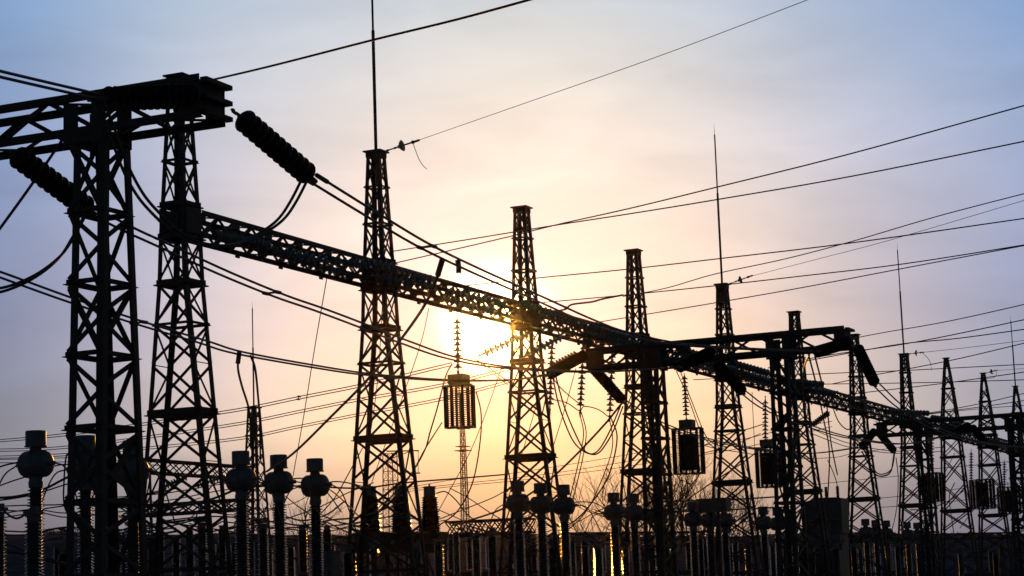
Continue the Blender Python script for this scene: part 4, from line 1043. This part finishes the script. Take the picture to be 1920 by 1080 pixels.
# ------------------------------------------------------------------ disconnector frames filling the low band
def disconnector(px, py, D, label, seed):
    rnd = random.Random(seed); P = at(px, py, D); c = V((P.x, P.y, 0)); z = P.z
    root = thing('disconnector', c, label, 'disconnector', 'dark disconnector switches low in the yard')
    for s in (-1, 0, 1):
        b = MB(); q = c + PD*(s*.75); ribbed(b, q+ZZ*(z-1.2), 1.1, .085, .14, 18, 10); part('insulator_column', b, M_PORC if s == 0 else M_CTPORC, root)
        b = MB(); b.box(q+ZZ*(z-.05), .2, .2, .08, (DD, PD, ZZ)); b.box(q+ZZ*(z-1.24), .26, .26, .07, (DD, PD, ZZ)); part('fitting', b, M_GALV, root)
    b = MB(); b.tube([c-PD*.9+ZZ*(z+.03), c+PD*.1+ZZ*(z+.03+rnd.uniform(0, .1))], .035, 6); part('switch_arm', b, M_GALV, root)
    b = MB(); b.tube([c+PD*.9+ZZ*(z+.03), c-PD*.0+ZZ*(z+.03+rnd.uniform(.1, .35))], .035, 6); part('switch_arm', b, M_GALV, root)
    b = MB(); b.box(c+ZZ*(z-1.36), .14, 2.0, .16, (DD, PD, ZZ)); part('base_beam', b, M_STEEL, root)
    for s in (-1, 1):
        b = MB(); b.box(c+PD*(s*.7)+ZZ*((z-1.45)/2), .14, .14, z-1.46, (DD, PD, ZZ)); part('support_post', b, M_STEEL, root)
    b = MB(); b.box(c+PD*.7-DD*.2+ZZ*(1.2), .25, .4, .55, (DD, PD, ZZ)); part('drive_box', b, M_PAINT, root)
DS = [(110, 1018, 46, 'left of the nearest gantry legs'), (235, 1008, 50, 'between the nearest gantry and the left end tower'), (330, 1004, 60, 'behind the left end tower legs'),
    (440, 1012, 58, 'under the first trio transformer'), (545, 1020, 62, 'under the middle trio transformer'), (660, 1010, 66, 'left of the tall rod tower base'),
    (880, 1004, 74, 'under the thin red mast'), (1000, 1012, 76, 'between the sun tower legs'), (1095, 1015, 80, 'right of the sun tower base'),
    (1195, 1020, 84, 'at the middle gantry left legs'), (1290, 1014, 90, 'under the leafless trees'), (1400, 1020, 94, 'at the tilted rod tower base'),
    (1480, 1020, 96, 'at the middle gantry right legs'), (1640, 1024, 104, 'under the far transformer trio'), (1725, 1026, 108, 'at the far gantry left legs'), (1830, 1030, 112, 'under the peaked towers')]
for i, (px, py, D, lb) in enumerate(DS): disconnector(px, py, D, 'dark three column disconnector switch ' + lb, i)

# loose thin wiring tangled low between the equipment
rw = random.Random(40)
MARKS = [(40, 'far left column'), (130, 'nearest gantry left leg'), (215, 'nearest gantry right leg'), (330, 'left end tower legs'), (450, 'slim rod mast foot'), (525, 'trio middle column'), (592, 'trio right column'),
    (690, 'left stout bushing'), (750, 'middle stout bushing'), (806, 'right stout bushing'), (867, 'far radio mast foot'), (950, 'sun tower left leg'), (1055, 'sun tower right leg'), (1120, 'four posts right of the sun tower'), (1205, 'middle gantry left legs'),
    (1298, 'first column left of the flat box'), (1345, 'flat box post'), (1410, 'tilted rod tower right leg'), (1470, 'middle gantry right legs'), (1548, 'transformer tank'), (1640, 'far transformer trio'), (1700, 'far rod tower foot'), (1780, 'first peaked tower foot'), (1850, 'second peaked tower foot')]
seen = {}
for i in range(52):
    px = rw.uniform(-10, 1000) if i < 34 else rw.uniform(1000, 1880); y0 = rw.uniform(945, 1060); L = rw.uniform(50, 150)*(1 if i < 34 else .7); D = rw.uniform(40, 60) + max(0, px)*.022
    y1 = y0 + rw.uniform(-40, 30); sg = rw.uniform(2, 26); r = rw.choice((.009, .012, .016))
    mk = min(MARKS, key=lambda m: abs(m[0]-px-L/2))[1]
    lb = '%s %s wire, %s, crossing the %s' % ({.009: 'thin', .012: 'medium', .016: 'thick'}[r], 'rising' if y1 < y0-8 else 'falling' if y1 > y0+8 else 'level', 'high' if y0 < 985 else 'low' if y0 > 1025 else 'middle height', mk)
    seen[lb] = seen.get(lb, 0)+1
    if seen[lb] > 1: continue
    wire(lb, [(px, y0, D), (px+L*.3, y0*.7+y1*.3+sg*.8), (px+L*.7, y0*.3+y1*.7+sg*.8), (px+L, y1, D+rw.uniform(0, 3))], r, 'thin wires tangled low', 'connecting wire', 'connecting_wire')

# ------------------------------------------------------------------ haze
b = MB(); b.box((0, 300, 10.5), 1300, 840, 23)
me = b.mesh('haze', M_STEEL); me.materials.clear()
hm = bpy.data.materials.new('haze'); hm.use_nodes = True; ht = hm.node_tree
for n in list(ht.nodes): ht.nodes.remove(n)
pv = ht.nodes.new('ShaderNodeVolumePrincipled'); ho = ht.nodes.new('ShaderNodeOutputMaterial'); ht.links.new(pv.outputs[0], ho.inputs['Volume'])
pv.inputs['Color'].default_value = (.88, .9, .94, 1); pv.inputs['Density'].default_value = .000045; pv.inputs['Anisotropy'].default_value = .99
me.materials.append(hm)
tag(link('haze', me), kind='stuff')
